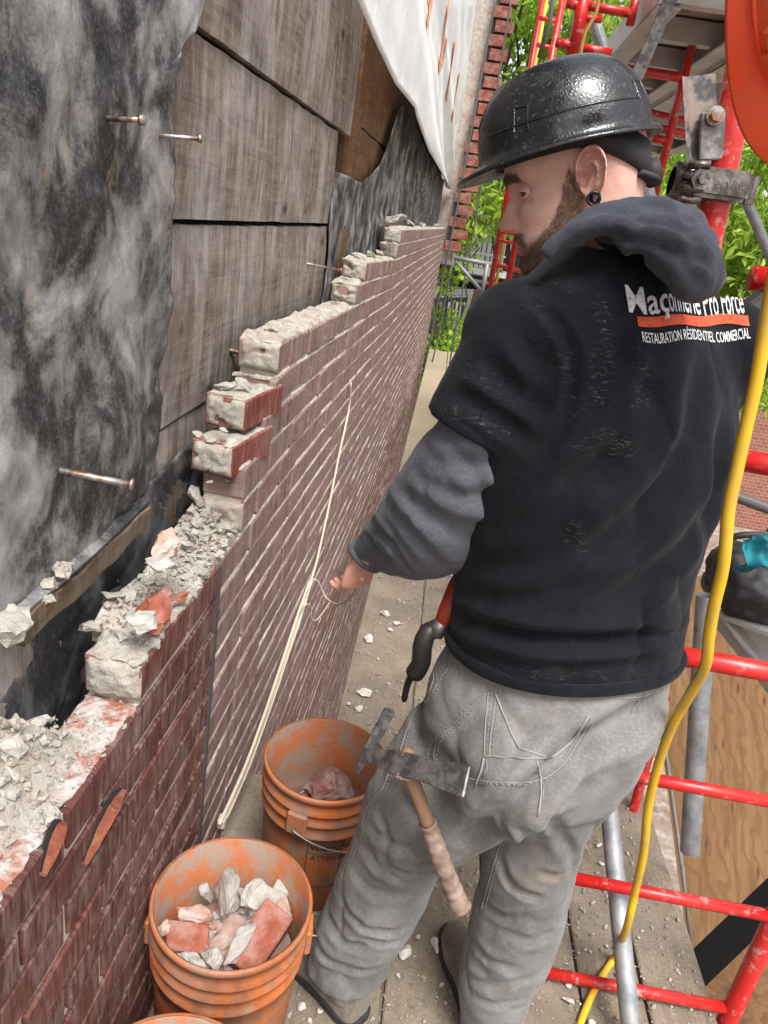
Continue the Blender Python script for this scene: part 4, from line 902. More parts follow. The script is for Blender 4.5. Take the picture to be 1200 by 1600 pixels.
# ---- print on the back of the shirt
sb = BVHTree.FromPolygons([tuple(p) for p in sh.V], [tuple(p.vertices) for p in sh.me.polygons])
TM = ([0, .16, .5, .62, 1], [0, .34, .60, .72, 1])
def wrap_text(txt, x0, y0, x1, y1, hpx, mat, bold, name, single=False):
    """lay lettering on the shirt: from one point of the back to another, following the cloth"""
    cu = bpy.data.curves.new('t', 'FONT'); cu.body = txt; cu.size = 1; cu.offset = bold; cu.resolution_u = 3; o = bpy.data.objects.new('t', cu); COL.objects.link(o)
    dg = bpy.context.evaluated_depsgraph_get(); me = bpy.data.meshes.new_from_object(o.evaluated_get(dg)); bpy.data.objects.remove(o)
    bm = bmesh.new(); bm.from_mesh(me); bmesh.ops.triangulate(bm, faces=bm.faces)
    for _ in range(5): bmesh.ops.subdivide_edges(bm, edges=[e for e in bm.edges if e.calc_length() > .09], cuts=1); bmesh.ops.triangulate(bm, faces=bm.faces)
    bmesh.ops.triangulate(bm, faces=bm.faces)
    X = [v.co.x for v in bm.verts]; xa, xb = min(X), max(X); ok = True
    isl = None
    for v in bm.verts:
        t = (v.co.x-xa)/(xb-xa); h = v.co.y; tm = float(np.interp(t, TM[0], TM[1]))
        px = x0+(x1-x0)*tm + h*hpx*(-.16); py = y0+(y1-y0)*tm - h*hpx + 3*math.sin(tm*11)*(h > -9)
        d = Vector(ray(px, py)).normalized(); r = sb.ray_cast(Vector((0,0,CAM_H)), d)
        v.co = (r[0]+r[1]*.0016) if r[0] is not None else Vector((0,0,-50))
    bmesh.ops.delete(bm, geom=[v for v in bm.verts if v.co.z < -40], context='VERTS')
    if not single:
        m2 = bpy.data.meshes.new(name); bm.to_mesh(m2); bm.free(); o = obj(name, m2, mat, shirt, recalc=False); o['kind'] = 'stuff'; return
    seen = set(); bm.verts.ensure_lookup_table()
    for v in bm.verts:
        if v.index in seen: continue
        stack = [v]; seen.add(v.index); comp = []
        while stack:
            q_ = stack.pop(); comp.append(q_)
            for e in q_.link_edges:
                w_ = e.other_vert(q_)
                if w_.index not in seen: seen.add(w_.index); stack.append(w_)
        ix = {q_.index: i for i, q_ in enumerate(comp)}; fs_ = {f.index: f for q_ in comp for f in q_.link_faces}
        m = MB(); m.add([q_.co for q_ in comp], [tuple(ix[k.index] for k in f.verts) for f in fs_.values()])
        if len(m.f) > 2: obj('letter', m, mat, shirt, recalc=False)
    bm.free()
def worn(name, c):
    q = M(name, .8); v = q.pos(); q.color(q.mix(q.ramp(q.noise(v, 160, 4, .75), [(.5, 0), (.68, .75)]), c, (.02, .02, .024))); return q.m
mat_white = worn('white_print', (.58, .58, .59)); mat_redp = worn('orange_print_shirt', (.56, .07, .02))
wrap_text('Maçonnerie Pro Force', 982, 487, 1163, 493, 60, mat_white, .012, 'lettering', True)
TM = ([0, 1], [0, 1]); wrap_text('RESTAURATION RÉSIDENTIEL COMMERCIAL', 1004, 534, 1172, 532, 23, mat_white, .008, 'small_lettering')
def stripe(px0, py0, px1, py1, hh):
    m = MB(); R = []
    for i in range(41):
        t = i/40; row = []
        for k in range(5):
            px = px0+(px1-px0)*(t+.1*t*(1-t))+(k/4)*hh*.16; py = py0+(py1-py0)*t+hh*k/4 + 2*math.sin(t*14)
            r = sb.ray_cast(Vector((0,0,CAM_H)), Vector(ray(px, py)).normalized())
            if r[0] is None: break
            row.append(np.array(r[0])+np.array(r[1])*.0016)
        if len(row) == 5: R.append(row)
    obj('orange_stripe', m.rings(R, cap=False, closed=False), mat_redp, shirt, recalc=False)
stripe(994, 494, 1168, 492, 16)
# ================================================================== HARD HAT on the worker
_hp = math.radians(21); kf = _hd*math.cos(_hp)-UP*math.sin(_hp); ku = _hd*math.sin(_hp)+UP*math.cos(_hp); kl = np.cross(ku, kf)
HC = HP(.006, 0, .048) + np.array([-.004, 0, .012])
def KP(f, l, u): return HC + kf*f + kl*l + ku*u
q = M('black_shell', .25, spec=.6); v = q.pos(); dn = q.noise(v, 26, 5, .7)
c = q.mix(q.ramp(q.noise(v, 130, 3, .65), [(.6, 0), (.7, .6)]), (.010, .011, .013), (.10, .105, .11)); c = q.mix(q.ramp(dn, [(.55, 0), (.75, .3)]), c, (.075, .07, .068)); q.color(c)
q.rough(q.ramp(dn, [(.38, .13), (.66, .45)])); q.bump(q.ramp(q.vor(v, 230), [(.15, 1), (.5, 0)]), .14, .0015); q.bump(q.noise(v, 22, 3, .6), .18, .004); mat_shell = q.m
hat = thing('hard_hat', tuple(HC), 'black dust speckled hard hat worn on the head of the worker', 'hard hat')
def shell(ph, t, k=0.0):      # ph around from the front, t 0 rim .. 1 crown
    a = .126 if math.cos(ph) > 0 else .120; e = math.sin(t*math.pi/2)
    rr = math.cos(t*math.pi/2)**.72 if t < 1 else 0
    return KP((a-k)*rr*math.cos(ph), (.108-k)*rr*math.sin(ph), (.110-k)*e**.95)
nph = 72
R = []
def rimpt(ph, out, dz):
    vis = max(0, math.cos(ph))**2.2; ex = out*(.011 + .026*vis); dr = out*(-.004 - .012*vis - .004*max(0, -math.cos(ph)))
    return KP(((.126 if math.cos(ph) > 0 else .120)+ex)*math.cos(ph), (.108+ex*.95)*math.sin(ph), dz+dr)
phs = [2*math.pi*k/nph for k in range(nph)]
R = [[shell(p, t, .004) for p in phs] for t in (.97, .7, .4, .15, .02)] + [[rimpt(p, .5, -.006) for p in phs], [rimpt(p, .97, -.005) for p in phs], [rimpt(p, 1, -.002) for p in phs], [rimpt(p, .95, .001) for p in phs], [rimpt(p, .5, -.001) for p in phs], [rimpt(p, .12, .002) for p in phs]] + [[shell(p, t) for p in phs] for t in np.linspace(.03, .985, 26)]
obj('shell', MB().rings(R), mat_shell, hat, smooth=True)
for s_ in (1, -1):     # moulded band and accessory ridges
    obj('moulded_ridge', MB().tube([np.array(shell(s_*p, .16+.02*math.sin(p)))*1.0 for p in np.linspace(.5, 2.55, 40)], .0016, 6), mat_shell, hat, smooth=True)
    obj('moulded_ridge', MB().tube([shell(s_*2.55, .16), shell(s_*2.55, .30), shell(s_*2.75, .31), shell(s_*2.75, .2)], .0018, 6), mat_shell, hat)
    obj('moulded_ridge', MB().tube([shell(s_*1.15, .12), shell(s_*1.15, .30), shell(s_*.98, .31), shell(s_*.98, .13)], .0018, 6), mat_shell, hat)
obj('crown_ridge', MB().tube([shell(0, t) for t in np.linspace(.25, .98, 20)]+[shell(math.pi, t) for t in np.linspace(.98, .3, 20)], [.002]+[.005]*38+[.002], 8, flat=.5), mat_shell, hat, smooth=True)
mat_band = M('headband', .7).color((.018, .017, .017)).m
R = []
for k in range(60):
    p = 2*math.pi*k/60; back = max(0, -math.cos(p))**1.6; lo = -.012 - .062*back; hi = .012 - .036*back**1.5; ro = 1.0+.02*back
    R.append([KP(.103*ro*math.cos(p)-.003, .084*ro*math.sin(p), lo), KP(.107*ro*math.cos(p)-.003, .088*ro*math.sin(p), lo), KP(.109*ro*math.cos(p)-.003, .09*ro*math.sin(p), hi), KP(.104*ro*math.cos(p)-.003, .085*ro*math.sin(p), hi)])
R.append(R[0]); obj('headband', MB().rings(R, cap=False), mat_band, hat, smooth=True)
obj('ratchet_knob', MB().lathe(KP(-.108, 0, -.062), [(.0005, -.004), (.018, -.004), (.02, .0), (.019, .012), (.015, .016), (.0005, .016)], 24, (kl, ku, -kf)), mat_band, hat, smooth=True)
obj('nape_pad', MB().tube([KP(-.088, .05, -.06), KP(-.104, .025, -.068), KP(-.108, 0, -.07), KP(-.104, -.025, -.068), KP(-.088, -.05, -.06)], [.012, .017, .018, .017, .012], 10, flat=.45), mat_band, hat, smooth=True)

# ================================================================== BUCKETS
def bucket_mat():
    q = M('orange_bucket', .5, spec=.4); v = q.pos(); n = q.noise(v, 16, 6, .7); z = q.sep()[2]
    c = q.mix(q.ramp(q.noise(v, 7, 5, .6), [(.35, 0), (.65, 1)]), (.42, .105, .02), (.52, .15, .04))
    c = q.mix(q.ramp(n, [(.42, 0), (.64, .85)]), c, (.27, .18, .13))
    c = q.mix(q.ramp(q.noise(q.pos((1, 1, 3)), 45, 4, .7), [(.58, 0), (.7, .6)]), c, (.1, .06, .045)); q.color(c); c = q.mix(q.math('MULTIPLY', q.ramp(q.noise(q.pos((1, 1, .5)), 9, 6, .7), [(.5, 0), (.68, 1)]), .6), c, (.09, .055, .04)); q.color(c); q.bump(n, .2, .003); return q.m
mat_bucket = bucket_mat()
q = M('bucket_inside', .85); v = q.pos(); q.color(q.mix(q.ramp(q.noise(v, 12, 6, .7), [(.44, 0), (.56, 1)]), (.43, .14, .055), (.29, .225, .175))); mat_bin = q.m
mat_wire = M('wire', .5, .9).color((.3, .28, .26)).m; mat_ink = M('black_print', .7).color((.03, .02, .015)).m
def bucket(c, label, ang, tilt=0.0):
    c = np.array([c[0], c[1], .002]); b = thing('bucket', tuple(c), label, 'bucket', 'orange buckets by the wall')
    rad = lambda z: .131+(.148-.131)*z/.368
    prof = [(.001, .0), (.127, .0), (.131, .004)]
    prof += [(rad(.2), .2), (rad(.245), .245), (rad(.25)+.006, .248), (rad(.255)+.0065, .253), (rad(.26)+.001, .258), (rad(.283), .283), (rad(.285)+.007, .287), (rad(.29)+.0075, .292), (rad(.295)+.001, .297), (rad(.315), .315), (rad(.318)+.0065, .319), (rad(.32)+.007, .324), (rad(.33)+.001, .330), (rad(.352), .352), (rad(.355)+.005, .354), (rad(.366)+.006, .366), (rad(.366)+.003, .3695), (rad(.366)-.001, .3695)]
    obj('shell', MB().lathe(c, prof, 72), mat_bucket, b, smooth=True)
    obj('lining', MB().lathe(c, [(.146, .3695), (.1435, .366), (.138, .2), (.127, .012), (.001, .012)], 72), mat_bin, b, smooth=True)
    for a in (ang, ang+math.pi):
        d = np.array([math.cos(a), math.sin(a), 0]); t = np.array([-math.sin(a), math.cos(a), 0]); p = c+d*(rad(.31)+.008)+UP*.29
        obj('handle_lug', MB().box(p, (.014, .05, .06), (d, t, UP)), mat_bucket, b, bevel=.004)
    pts = []
    d = np.array([math.cos(ang), math.sin(ang), 0]); t = np.array([-math.sin(ang), math.cos(ang), 0])
    for k in range(33):
        w_ = math.pi*k/32; pts.append(c + d*.172*math.cos(w_) + t*(.176*math.sin(w_)) + UP*(.285-.075*math.sin(w_)))
    pts = [c+d*.156+UP*.285]+pts+[c-d*.156+UP*.285]
    obj('wire_handle', MB().tube(pts, .0022, 6), mat_wire, b, smooth=True)
    return b, c, rad
B2, b2c, rad_ = bucket((-.207, 1.045), 'orange bucket full of pale rubble, nearest whole one to the wall', math.radians(8))
B1, b1c, _ = bucket((-.098, 1.487), 'orange bucket behind the rubble bucket, holding one big dull red lump', math.radians(-104))
_p3 = PZ(287, 1585, .37); B3, b3c, _ = bucket((_p3[0]+.022, _p3[1]-.148), 'orange bucket cut off by the bottom edge of the picture', math.radians(0))
# warning label printed on the middle bucket
def on_bucket(c, a, z, o=.0012):
    r = .131+(.148-.131)*z/.368+o; return c+np.array([r*math.cos(a), r*math.sin(a), z])
la = math.atan2(-1.0, .28)
lab = MB()
for (a0, z0, a1, z1) in ((-.30, .09, -.30, .235), (.30, .09, .30, .235), (-.30, .235, .30, .235), (-.30, .09, .30, .09), (-.30, .20, .30, .20)):
    pts = [on_bucket(b1c, la+a0+(a1-a0)*k/10, z0+(z1-z0)*k/10, .0006) for k in range(11)]; lab.tube(pts, .0011, 5)
obj('label_frame', lab, mat_ink, B1)['kind'] = 'stuff'
def bucket_text(txt, a0, z0, size, parent, c):
    cu = bpy.data.curves.new('t', 'FONT'); cu.body = txt; cu.size = size; cu.offset = size*.02; o = bpy.data.objects.new('t', cu); COL.objects.link(o)
    me = bpy.data.meshes.new_from_object(o.evaluated_get(bpy.context.evaluated_depsgraph_get())); bpy.data.objects.remove(o)
    for v in me.vertices: v.co = Vector(on_bucket(c, a0+v.co.x/.14, z0+v.co.y, .0015))
    me.name = 'label_text'; obj('label_text', me, mat_ink, parent, recalc=False)['kind'] = 'stuff'
bucket_text('WARNING', la-.26, .212, .022, B1, b1c); bucket_text('ATTENTION', la-.24, .180, .02, B1, b1c)

# ---- rubble in the buckets
def mat_frag(name, a, b, dustamt):
    q = M(name, .92, spec=.2); v = q.pos(); c = q.mix(q.ramp(q.noise(v, 30, 5, .65), [(.35, 0), (.65, 1)]), a, b)
    c = q.mix(q.math('MULTIPLY', q.ramp(q.noise(v, 18, 5, .7), [(.45, 0), (.62, 1)]), dustamt), c, (.52, .49, .46)); q.color(c); q.bump(q.noise(v, 120, 5, .7), .6, .004); return q.m
m_white = mat_frag('pale_mortar_lump', (.31, .29, .262), (.44, .42, .385), .35); m_pink = mat_frag('dusty_brick_lump', (.36, .2, .15), (.5, .36, .3), .6); m_red = mat_frag('red_brick_lump', (.24, .065, .04), (.33, .11, .07), .25); m_dull = mat_frag('dull_red_lump', (.2, .08, .07), (.3, .15, .13), .45)
fill = MB().lathe(b2c, [(.134, .205), (.10, .222), (.05, .23), (.001, .232)], 40); obj('rubble_bed', fill, m_pink, B2)
fill = MB().lathe(b1c, [(.132, .16), (.08, .18), (.001, .185)], 40); obj('rubble_bed', fill, m_dull, B1)
fill = MB().lathe(b3c, [(.132, .16), (.08, .18), (.001, .185)], 40); obj('rubble_bed', fill, m_pink, B3)
def slab(name, px, py, z, dims, rot, mat, lab, seed, cat='rubble', grp='rubble in the buckets', rough=True):
    me = rockmesh(dims, seed, 18) if rough else brick_variant(seed, dims[0]*2, dims[1]*2, dims[2]*2)
    if not rough: me.materials.clear()
    o = obj(name, me, mat, recalc=False); o.location = PZ(px, py, z); o.rotation_euler = rot; tag(o, lab, cat, grp); return o
slab('rubble_piece', 355, 1395, .315, (.016, .05, .055), (.5, .3, .5), m_white, 'upright pale slab, tallest piece in the near bucket', 1)
slab('rubble_piece', 321, 1392, .30, (.012, .018, .045), (.35, -.3, .2), m_white, 'thin upright pale splinter left of the tallest slab in the bucket', 2)
slab('rubble_piece', 405, 1400, .30, (.045, .038, .018), (.5, .2, .3), m_white, 'bright white lump right of the tallest slab in the bucket', 3)
slab('rubble_piece', 440, 1388, .29, (.032, .022, .014), (.3, .3, .8), m_white, 'small white lump at the right inside wall of the bucket', 4)
slab('rubble_piece', 430, 1425, .27, (.04, .04, .02), (.3, .1, .2), m_pink, 'pinkish lump behind the red brick half in the bucket', 5)
slab('rubble_piece', 302, 1428, .285, (.045, .022, .018), (.1, .2, .4), m_pink, 'pale pink flat piece at the left in the bucket', 6)
slab('rubble_piece', 263, 1450, .28, (.022, .02, .017), (.2, .2, .4), m_pink, 'small pink lump at the far left inside the bucket', 7)
slab('rubble_piece', 298, 1502, .275, (.04, .022, .018), (.15, -.1, -.5), m_white, 'bright white piece at the near rim in the bucket', 8)
slab('rubble_piece', 336, 1500, .275, (.018, .028, .02), (.3, .1, .2), m_white, 'small grey white piece beside the near rim in the bucket', 9)
slab('rubble_piece', 335, 1452, .26, (.02, .016, .016), (.3, .4, .2), m_pink, 'little pink crumb in the middle of the bucket', 10)
slab('brick_half', 405, 1468, .285, (.034, .062, .026), (.35, .25, -.35), m_red, 'red brick half with a white dusty side in the near bucket', 31, 'brick', None, False)
slab('brick_half', 290, 1472, .255, (.042, .028, .024), (.2, .2, .3), m_red, 'dark red brick corner at left in the near bucket', 32, 'brick', None, False)
slab('rubble_piece', 376, 1474, .295, (.02, .06, .027), (.35, .3, -.35), m_white, 'white mortar slice stuck along the red brick half', 13)
slab('brick_lump', 515, 1230, .22, (.085, .055, .05), (.2, .1, .3), m_dull, 'big dull red brick lump in the bucket behind', 15, 'brick', None)

r_ = random.Random(5)
for cc, zt_, cnt, lab_ in ((b2c, .245, 70, 'small broken piece between the larger lumps in the near bucket'), (b1c, .195, 30, 'small crumb beside the dull red lump in the bucket behind')):
    for k in range(cnt):
        a_ = r_.uniform(0, 6.28); q_ = .115*math.sqrt(r_.random()); s_ = .007*(.026/.007)**(r_.random()**1.6); me = rockmesh((s_*1.4, s_, s_*.7), 2000+k+cnt*7, 12); o = obj('rubble_piece', me, r_.choice([m_white]*6+[m_pink]*2+[m_red]), recalc=False)
        o.location = cc+np.array([q_*math.cos(a_), q_*math.sin(a_), zt_+r_.uniform(-.01, .02)]); o.rotation_euler = (r_.uniform(0, 3), r_.uniform(0, 3), 0); tag(o, lab_, 'rubble', lab_)
# ================================================================== CHUNKS on the broken wall
cg = 'mortar chunks on the wall steps'
def chunk(px, py, a, size, seed, mat=None, lab=None, flat=.75, grp=cg, dz=0, plane='w'):
    me = rockmesh(size, seed, 16, flat); o = obj('mortar_chunk', me, mat or mat_mortar, recalc=False); p = PWL(px, py, a); o.location = p+UP*dz
    r = random.Random(seed); o.rotation_euler = (r.uniform(-.4, .4), r.uniform(-.4, .4), r.uniform(0, 6)); tag(o, lab or 'pale mortar chunk in the heap on the wall step by the tar paper', 'rubble', grp)
WAc = WA-.045
def heap(cnt, y0, y1, z0, hfun, lo, hi, seed, lab, grp, d0=-.105, d1=-.006):
    r = random.Random(seed); pts = []
    for k in range(cnt*6):
        y = r.uniform(y0, y1); d = r.uniform(d0, d1); s_ = lo*(hi/lo)**(r.random()**1.5); top = z0+hfun(y, d); z = z0+(top-z0)*(1-.35*r.random()) if r.random() < .75 else top
        p = wpt(y, z, d)
        if any(np.linalg.norm(p-q_) < .62*(s_+t_) for q_, t_ in pts): continue
        pts.append((p, s_)); me = rockmesh((s_*r.uniform(1.0, 1.5), s_*r.uniform(.7, 1.0), s_*r.uniform(.4, .75)), seed*100+k, r.randint(9, 15)); o = obj('mortar_chunk', me, mat_mortar if r.random() < .8 else m_white, recalc=False); o.location = p; o.rotation_euler = (r.uniform(-.7, .7), r.uniform(-.7, .7), r.uniform(0, 6)); tag(o, lab, 'rubble', grp)
        if len(pts) >= cnt: break
z1_ = TOP0+PITCH; z2_ = TOP0+2*PITCH
hm_ = lambda y, d: .006 + (.05+.03*math.sin(y*9))*max(0, (-d-.01)/.1)*min(1, max(0, (y-.97)/.08)) + .02*min(1, max(0, (y-1.2)/.1))
R = []
for i in range(31):
    y = 1.0+.46*i/30; R.append([wpt(y, z1_-.01, -.108)]+[wpt(y, z1_+.7*hm_(y, -.108+.1*j/8)+.008*mnoise.noise((y*30, j*.6, 2)), -.108+.1*j/8) for j in range(9)]+[wpt(y, z1_-.01, -.006)])
obj('mortar_heap', MB().rings(R), mat_mortar, wall)
heap(80, .99, 1.45, z1_, hm_, .007, .028, 21, 'pale mortar chunk in the heap on the wall step by the tar paper', cg)
heap(16, 1.40, 1.62, z2_+.02, lambda y, d: .045, .008, .022, 22, 'pale crumb between the loosened bricks of the wall edge', 'crumbs between the loosened bricks')
chunk(258, 850, WAc+.01, (.034, .026, .024), 140, m_pink, 'flat reddish brick piece lying on the rubble heap', .9, None)
chunk(250, 880, WAc+.02, (.026, .034, .018), 141, m_white, 'large flat pale flake lying in the middle of the rubble heap', 1, None)
chunk(222, 968, WAc+.03, (.028, .036, .02), 142, m_white, 'large flat pale flake low on the rubble heap', 1, None)
chunk(240, 950, WAc+.02, (.04, .05, .03), 143, m_red, 'broken orange brick lump under the rubble heap', 1, None)
chunk(325, 895, WA-.02, (.02, .035, .018), 144, m_red, 'orange broken brick end at the vertical joint', 1, None)
chunk(278, 935, WA-.012, (.012, .03, .012), 145, m_red, 'orange chip at the front edge below the rubble heap', 1, None)
hn_ = lambda y, d: .004+.09*max(0, (-d-.03)/.075)*min(1, max(0, (.86-y)/.1))
R = []
for i in range(31):
    y = .36+.48*i/30; R.append([wpt(y, TOP0-.01, -.13)]+[wpt(y, TOP0+.75*hn_(y, -.13+.1*j/9)+.01*mnoise.noise((y*26, j*.5, 7)), -.13+.1*j/9) for j in range(10)]+[wpt(y, TOP0-.01, -.03)])
obj('mortar_heap', MB().rings(R), mat_mortar, wall)
heap(80, .40, .86, TOP0, lambda y, d: .004+.085*max(0, (-d-.035)/.07)*min(1, max(0, (.86-y)/.1)), .006, .026, 23, 'grey mortar lump in the heap lying on the near brick ledge', 'lumps on the near brick ledge', -.125, -.03)
for k, (x, y, s_) in enumerate([(90, 893, .02), (77, 915, .016), (100, 884, .013), (10, 975, .035), (65, 935, .015)]):
    chunk(x, y, SA+.03, (s_*1.2, s_, s_*.8), 400+k, None, 'pale mortar lump caught behind the wooden lath', .9, 'lumps behind the lath')
for k, (x, y, s_) in enumerate([(612, 345, .06), (640, 350, .05), (660, 352, .04), (682, 352, .05), (625, 362, .04), (600, 382, .03), (590, 395, .03), (560, 400, .03), (545, 408, .025), (580, 398, .025), (530, 440, .02), (545, 445, .02), (500, 497, .02), (470, 508, .022), (520, 488, .02), (395, 525, .02), (420, 518, .02), (380, 600, .018), (350, 605, .02), (410, 592, .016), (430, 585, .014), (330, 690, .014), (310, 680, .016), (350, 672, .012)]):
    chunk(x, y, WAc, (s_*1.4, s_, s_*.7), 500+k, None, 'pale broken mortar lump topping the stepped bricks further up', .7, 'lumps topping the stepped bricks')
# crumbs on the ledges and deck
def crumbs(name, fn, cnt, lo, hi, mat, lab, seed):
    r = random.Random(seed); base = [rockmesh((1, 1, .75), 900+k, 9, 1.0, False) for k in range(6)]; m = MB()
    for _ in range(cnt):
        me = base[r.randrange(6)]; s_ = lo*(hi/lo)**(r.random()**2.2); p = fn(r); rt = Euler((r.uniform(0, 6), r.uniform(0, 6), r.uniform(0, 6))).to_matrix()
        m.add([np.array(rt @ v.co)*s_+p+UP*s_*.5 for v in me.vertices], [tuple(q.vertices) for q in me.polygons])
    tag(obj(name, m, mat, recalc=False), lab, 'rubble', kind='stuff')
crumbs('ledge_crumbs', lambda r: wpt(r.uniform(.3, .95), TOP0+.004, -r.uniform(.0, .09)), 500, .0012, .006, mat_mortar, 'fine mortar crumbs scattered on the brick ledge', 1)
crumbs('heap_crumbs', lambda r: (lambda y, d: wpt(y, TOP0+hn_(y, d)*.8, d))(r.uniform(.38, .88), r.uniform(-.12, -.02)), 900, .0015, .008, mat_mortar, 'fine crumbs over the near mortar heap', 5)
crumbs('step_crumbs', lambda r: (lambda y, d: wpt(y, z1_+hm_(y, d)*.8, d))(r.uniform(.98, 1.46), r.uniform(-.105, -.008)), 900, .0015, .008, mat_mortar, 'fine crumbs over the rubble heap on the wall step', 6)
crumbs('deck_crumbs', lambda r: np.array([r.uniform(-.12, .9), .95+3.6*r.random()**1.6, .001]), 9000, .0012, .009, mat_frag('deck_grit', (.28, .245, .2), (.44, .39, .33), .2), 'grit and crumbs scattered over the scaffold planks', 2)
for k, (x, y, s_) in enumerate([(570, 1085, .03), (632, 1490, .022), (680, 1478, .024), (690, 1470, .01), (650, 1400, .03), (665, 1385, .02), (640, 1420, .016), (700, 1390, .014), (660, 1415, .02), (555, 1540, .012), (470, 1575, .014), (500, 1580, .01), (888, 1568, .018), (890, 1540, .012), (925, 1600, .01), (600, 960, .03), (620, 975, .02), (575, 1000, .03), (560, 1108, .02), (545, 1100, .012), (935, 1320, .014), (940, 1350, .01), (610, 985, .016), (690, 1540, .008), (640, 1370, .014)]):
    p = PZ(x, y, .006); me = rockmesh((s_, s_*.75, s_*.5), 700+k, 14); o = obj('stone', me, mat_frag('deck_stone', (.5, .47, .42), (.62, .58, .52), .3) if k == 0 else bpy.data.materials['deck_stone'], recalc=False); o.location = p+UP*s_*.25; o.rotation_euler = (0, 0, k)
    tag(o, 'pale stone lying on the dusty scaffold planks', 'stone', 'stones on the deck')

# ================================================================== CORD on the wall
mat_cord = M('cream_cord', .85).color((.56, .5, .38)).m
cord = thing('cord', tuple(wpt(1.9, .2, .01)), 'cream cord hanging down the brick wall and looping to the hand', 'cord')
def wl(pts, out=.012): return [PWL(x, y, WA+out) for x, y in pts]
obj('single_cord', MB().tube(resample(wl([(548, 598), (545, 640), (530, 710), (512, 800), (494, 880), (486, 906)]), .03), .0042, 8), mat_cord, cord, smooth=True)
for dx, r in ((-3, .0045), (0, .0045), (3, .004)):
    obj('cord_bundle', MB().tube(resample(wl([(486+dx*.4, 906), (470+dx, 955), (445+dx, 1030), (418+dx, 1110), (385+dx, 1200), (346+dx*1.2, 1288)], .012+.002*abs(dx)), .03), r, 8), mat_cord, cord, smooth=True)
obj('cord_end', MB().box(PWL(347, 1283, WA+.014), (.02, .03, .03), (NV, TV, UP)), mat_cord, cord, bevel=.004)
a = PWL(486, 906, WA+.014); b = Wpt+np.array([0, .0, -.05]); 
obj('loop', MB().tube(resample([a, PWL(496, 908, WA+.03), PWL(508, 932, WA+.06), PWL(524, 944, WA+.11), PY(545, 936, 1.5), b], .012), .004, 8), mat_cord, cord, smooth=True)
obj('loop', MB().tube(resample(wl([(468, 955), (480, 944), (486, 950), (486, 965), (494, 969), (506, 955), (516, 940)], .02), .012), .0028, 7), mat_cord, cord, smooth=True)

# ================================================================== HAMMER and tools on the belt
def on_jeans(px, py, off):
    h = jn.hit(jb, px, py); d = nrm(ray(px, py)); 
    p = h[0] if h is not None else PY(px, py, 1.0)
    return p - d*off
q = M('worn_steel', .5, .8); v = q.pos(); q.color(q.mix(q.ramp(q.noise(v, 40, 5, .7), [(.4, 0), (.65, 1)]), (.13, .12, .115), (.36, .345, .335))); q.bump(q.noise(v, 90, 4, .7), .3, .002); mat_worn = q.m
q = M('taped_handle', .85); v = q.pos(); q.color(q.mix(q.ramp(q.noise(v, 25, 5, .65), [(.4, 0), (.62, 1)]), (.17, .11, .085), (.32, .235, .185))); q.bump(q.noise(v, 60, 4, .7), .5, .004); mat_tape = q.m
mat_oldwood = M('worn_handle_wood', .7).color((.2, .115, .07)).m
hm0 = on_jeans(640, 1200, .05)
ham = thing('brick_hammer', tuple(hm0), 'old brick hammer with taped handle hanging behind the left thigh of the worker', 'hammer')
ca = PY(572, 1178, 1.015); cb = PY(730, 1222, .875); t = nrm(cb-ca); vd = nrm(ray(650, 1200)); hn = nrm(np.cross(t, vd)); hn = -hn if hn[2] < 0 else hn; out = nrm(np.cross(t, hn))
L_ = np.linalg.norm(cb-ca); R = []
for s_, w_, h_ in ((0, .013, .012), (.06, .0145, .0135), (.2, .0135, .013), (.27, .016, .0135), (.36, .019, .015), (.5, .019, .014), (.6, .0165, .012), (.75, .019, .008), (.9, .022, .005), (1.0, .0225, .002)):
    c_ = ca + t*L_*s_; R.append([c_+hn*w_+out*h_, c_+hn*w_-out*h_, c_-hn*w_-out*h_, c_-hn*w_+out*h_])
obj('head', MB().rings(R), mat_worn, ham, bevel=.0025)
h0 = ca+t*L_*.43; hpts = [h0+hn*.024, h0, PY(650, 1235, .945), PY(668, 1285, .945), PY(690, 1345, .945), PY(712, 1400, .95), PY(722, 1418, .95)]
obj('handle', MB().tube(resample(hpts[:4], .01), [.0115]*len(resample(hpts[:4], .01)), 14, flat=1.2), mat_oldwood, ham, smooth=True)
tp_ = resample(hpts[3:], .004); obj('grip_tape', MB().tube(tp_, [.0148+.0008*math.sin(i*1.1)+.003*(i/len(tp_))**3 for i in range(len(tp_))], 16), mat_tape, ham, smooth=True)
obj('handle_collar', MB().tube([h0-hn*.014, h0-hn*.022], [.016, .014], 14), mat_tape, ham)
ch0, ch1 = PY(608, 1112, 1.03), PY(557, 1209, 1.0)
ch = thing('chisel', tuple(ch1), 'dark pointed chisel tucked beside the left thigh above the bucket', 'chisel')
obj('shank', MB().tube([ch0, ch0*.4+ch1*.6, ch1*.97+ch0*.03, ch1], [.011, .010, .004, .001], 6), mat_worn, ch); 
obj('sleeve', MB().tube([ch0+(ch0-ch1)*.02, ch0*.65+ch1*.35], [.0095, .0105], 8), mat_worn, ch)
tl = thing('hand_tool', tuple(PY(660, 1000, 1.1)), 'red handled tool with dark steel end at the front hip of the worker', 'tool')
obj('handle', MB().tube([PY(735, 880, 1.18), PY(716, 915, 1.15), PY(700, 955, 1.13), PY(690, 975, 1.12)], [.015, .018, .018, .014], 12, flat=.7), M('red_handle', .45).color((.3, .035, .015)).m, tl, smooth=True)
obj('ferrule', MB().tube([PY(691, 972, 1.12), PY(680, 990, 1.12)], [.014, .015], 12), mat_worn, tl, smooth=True)
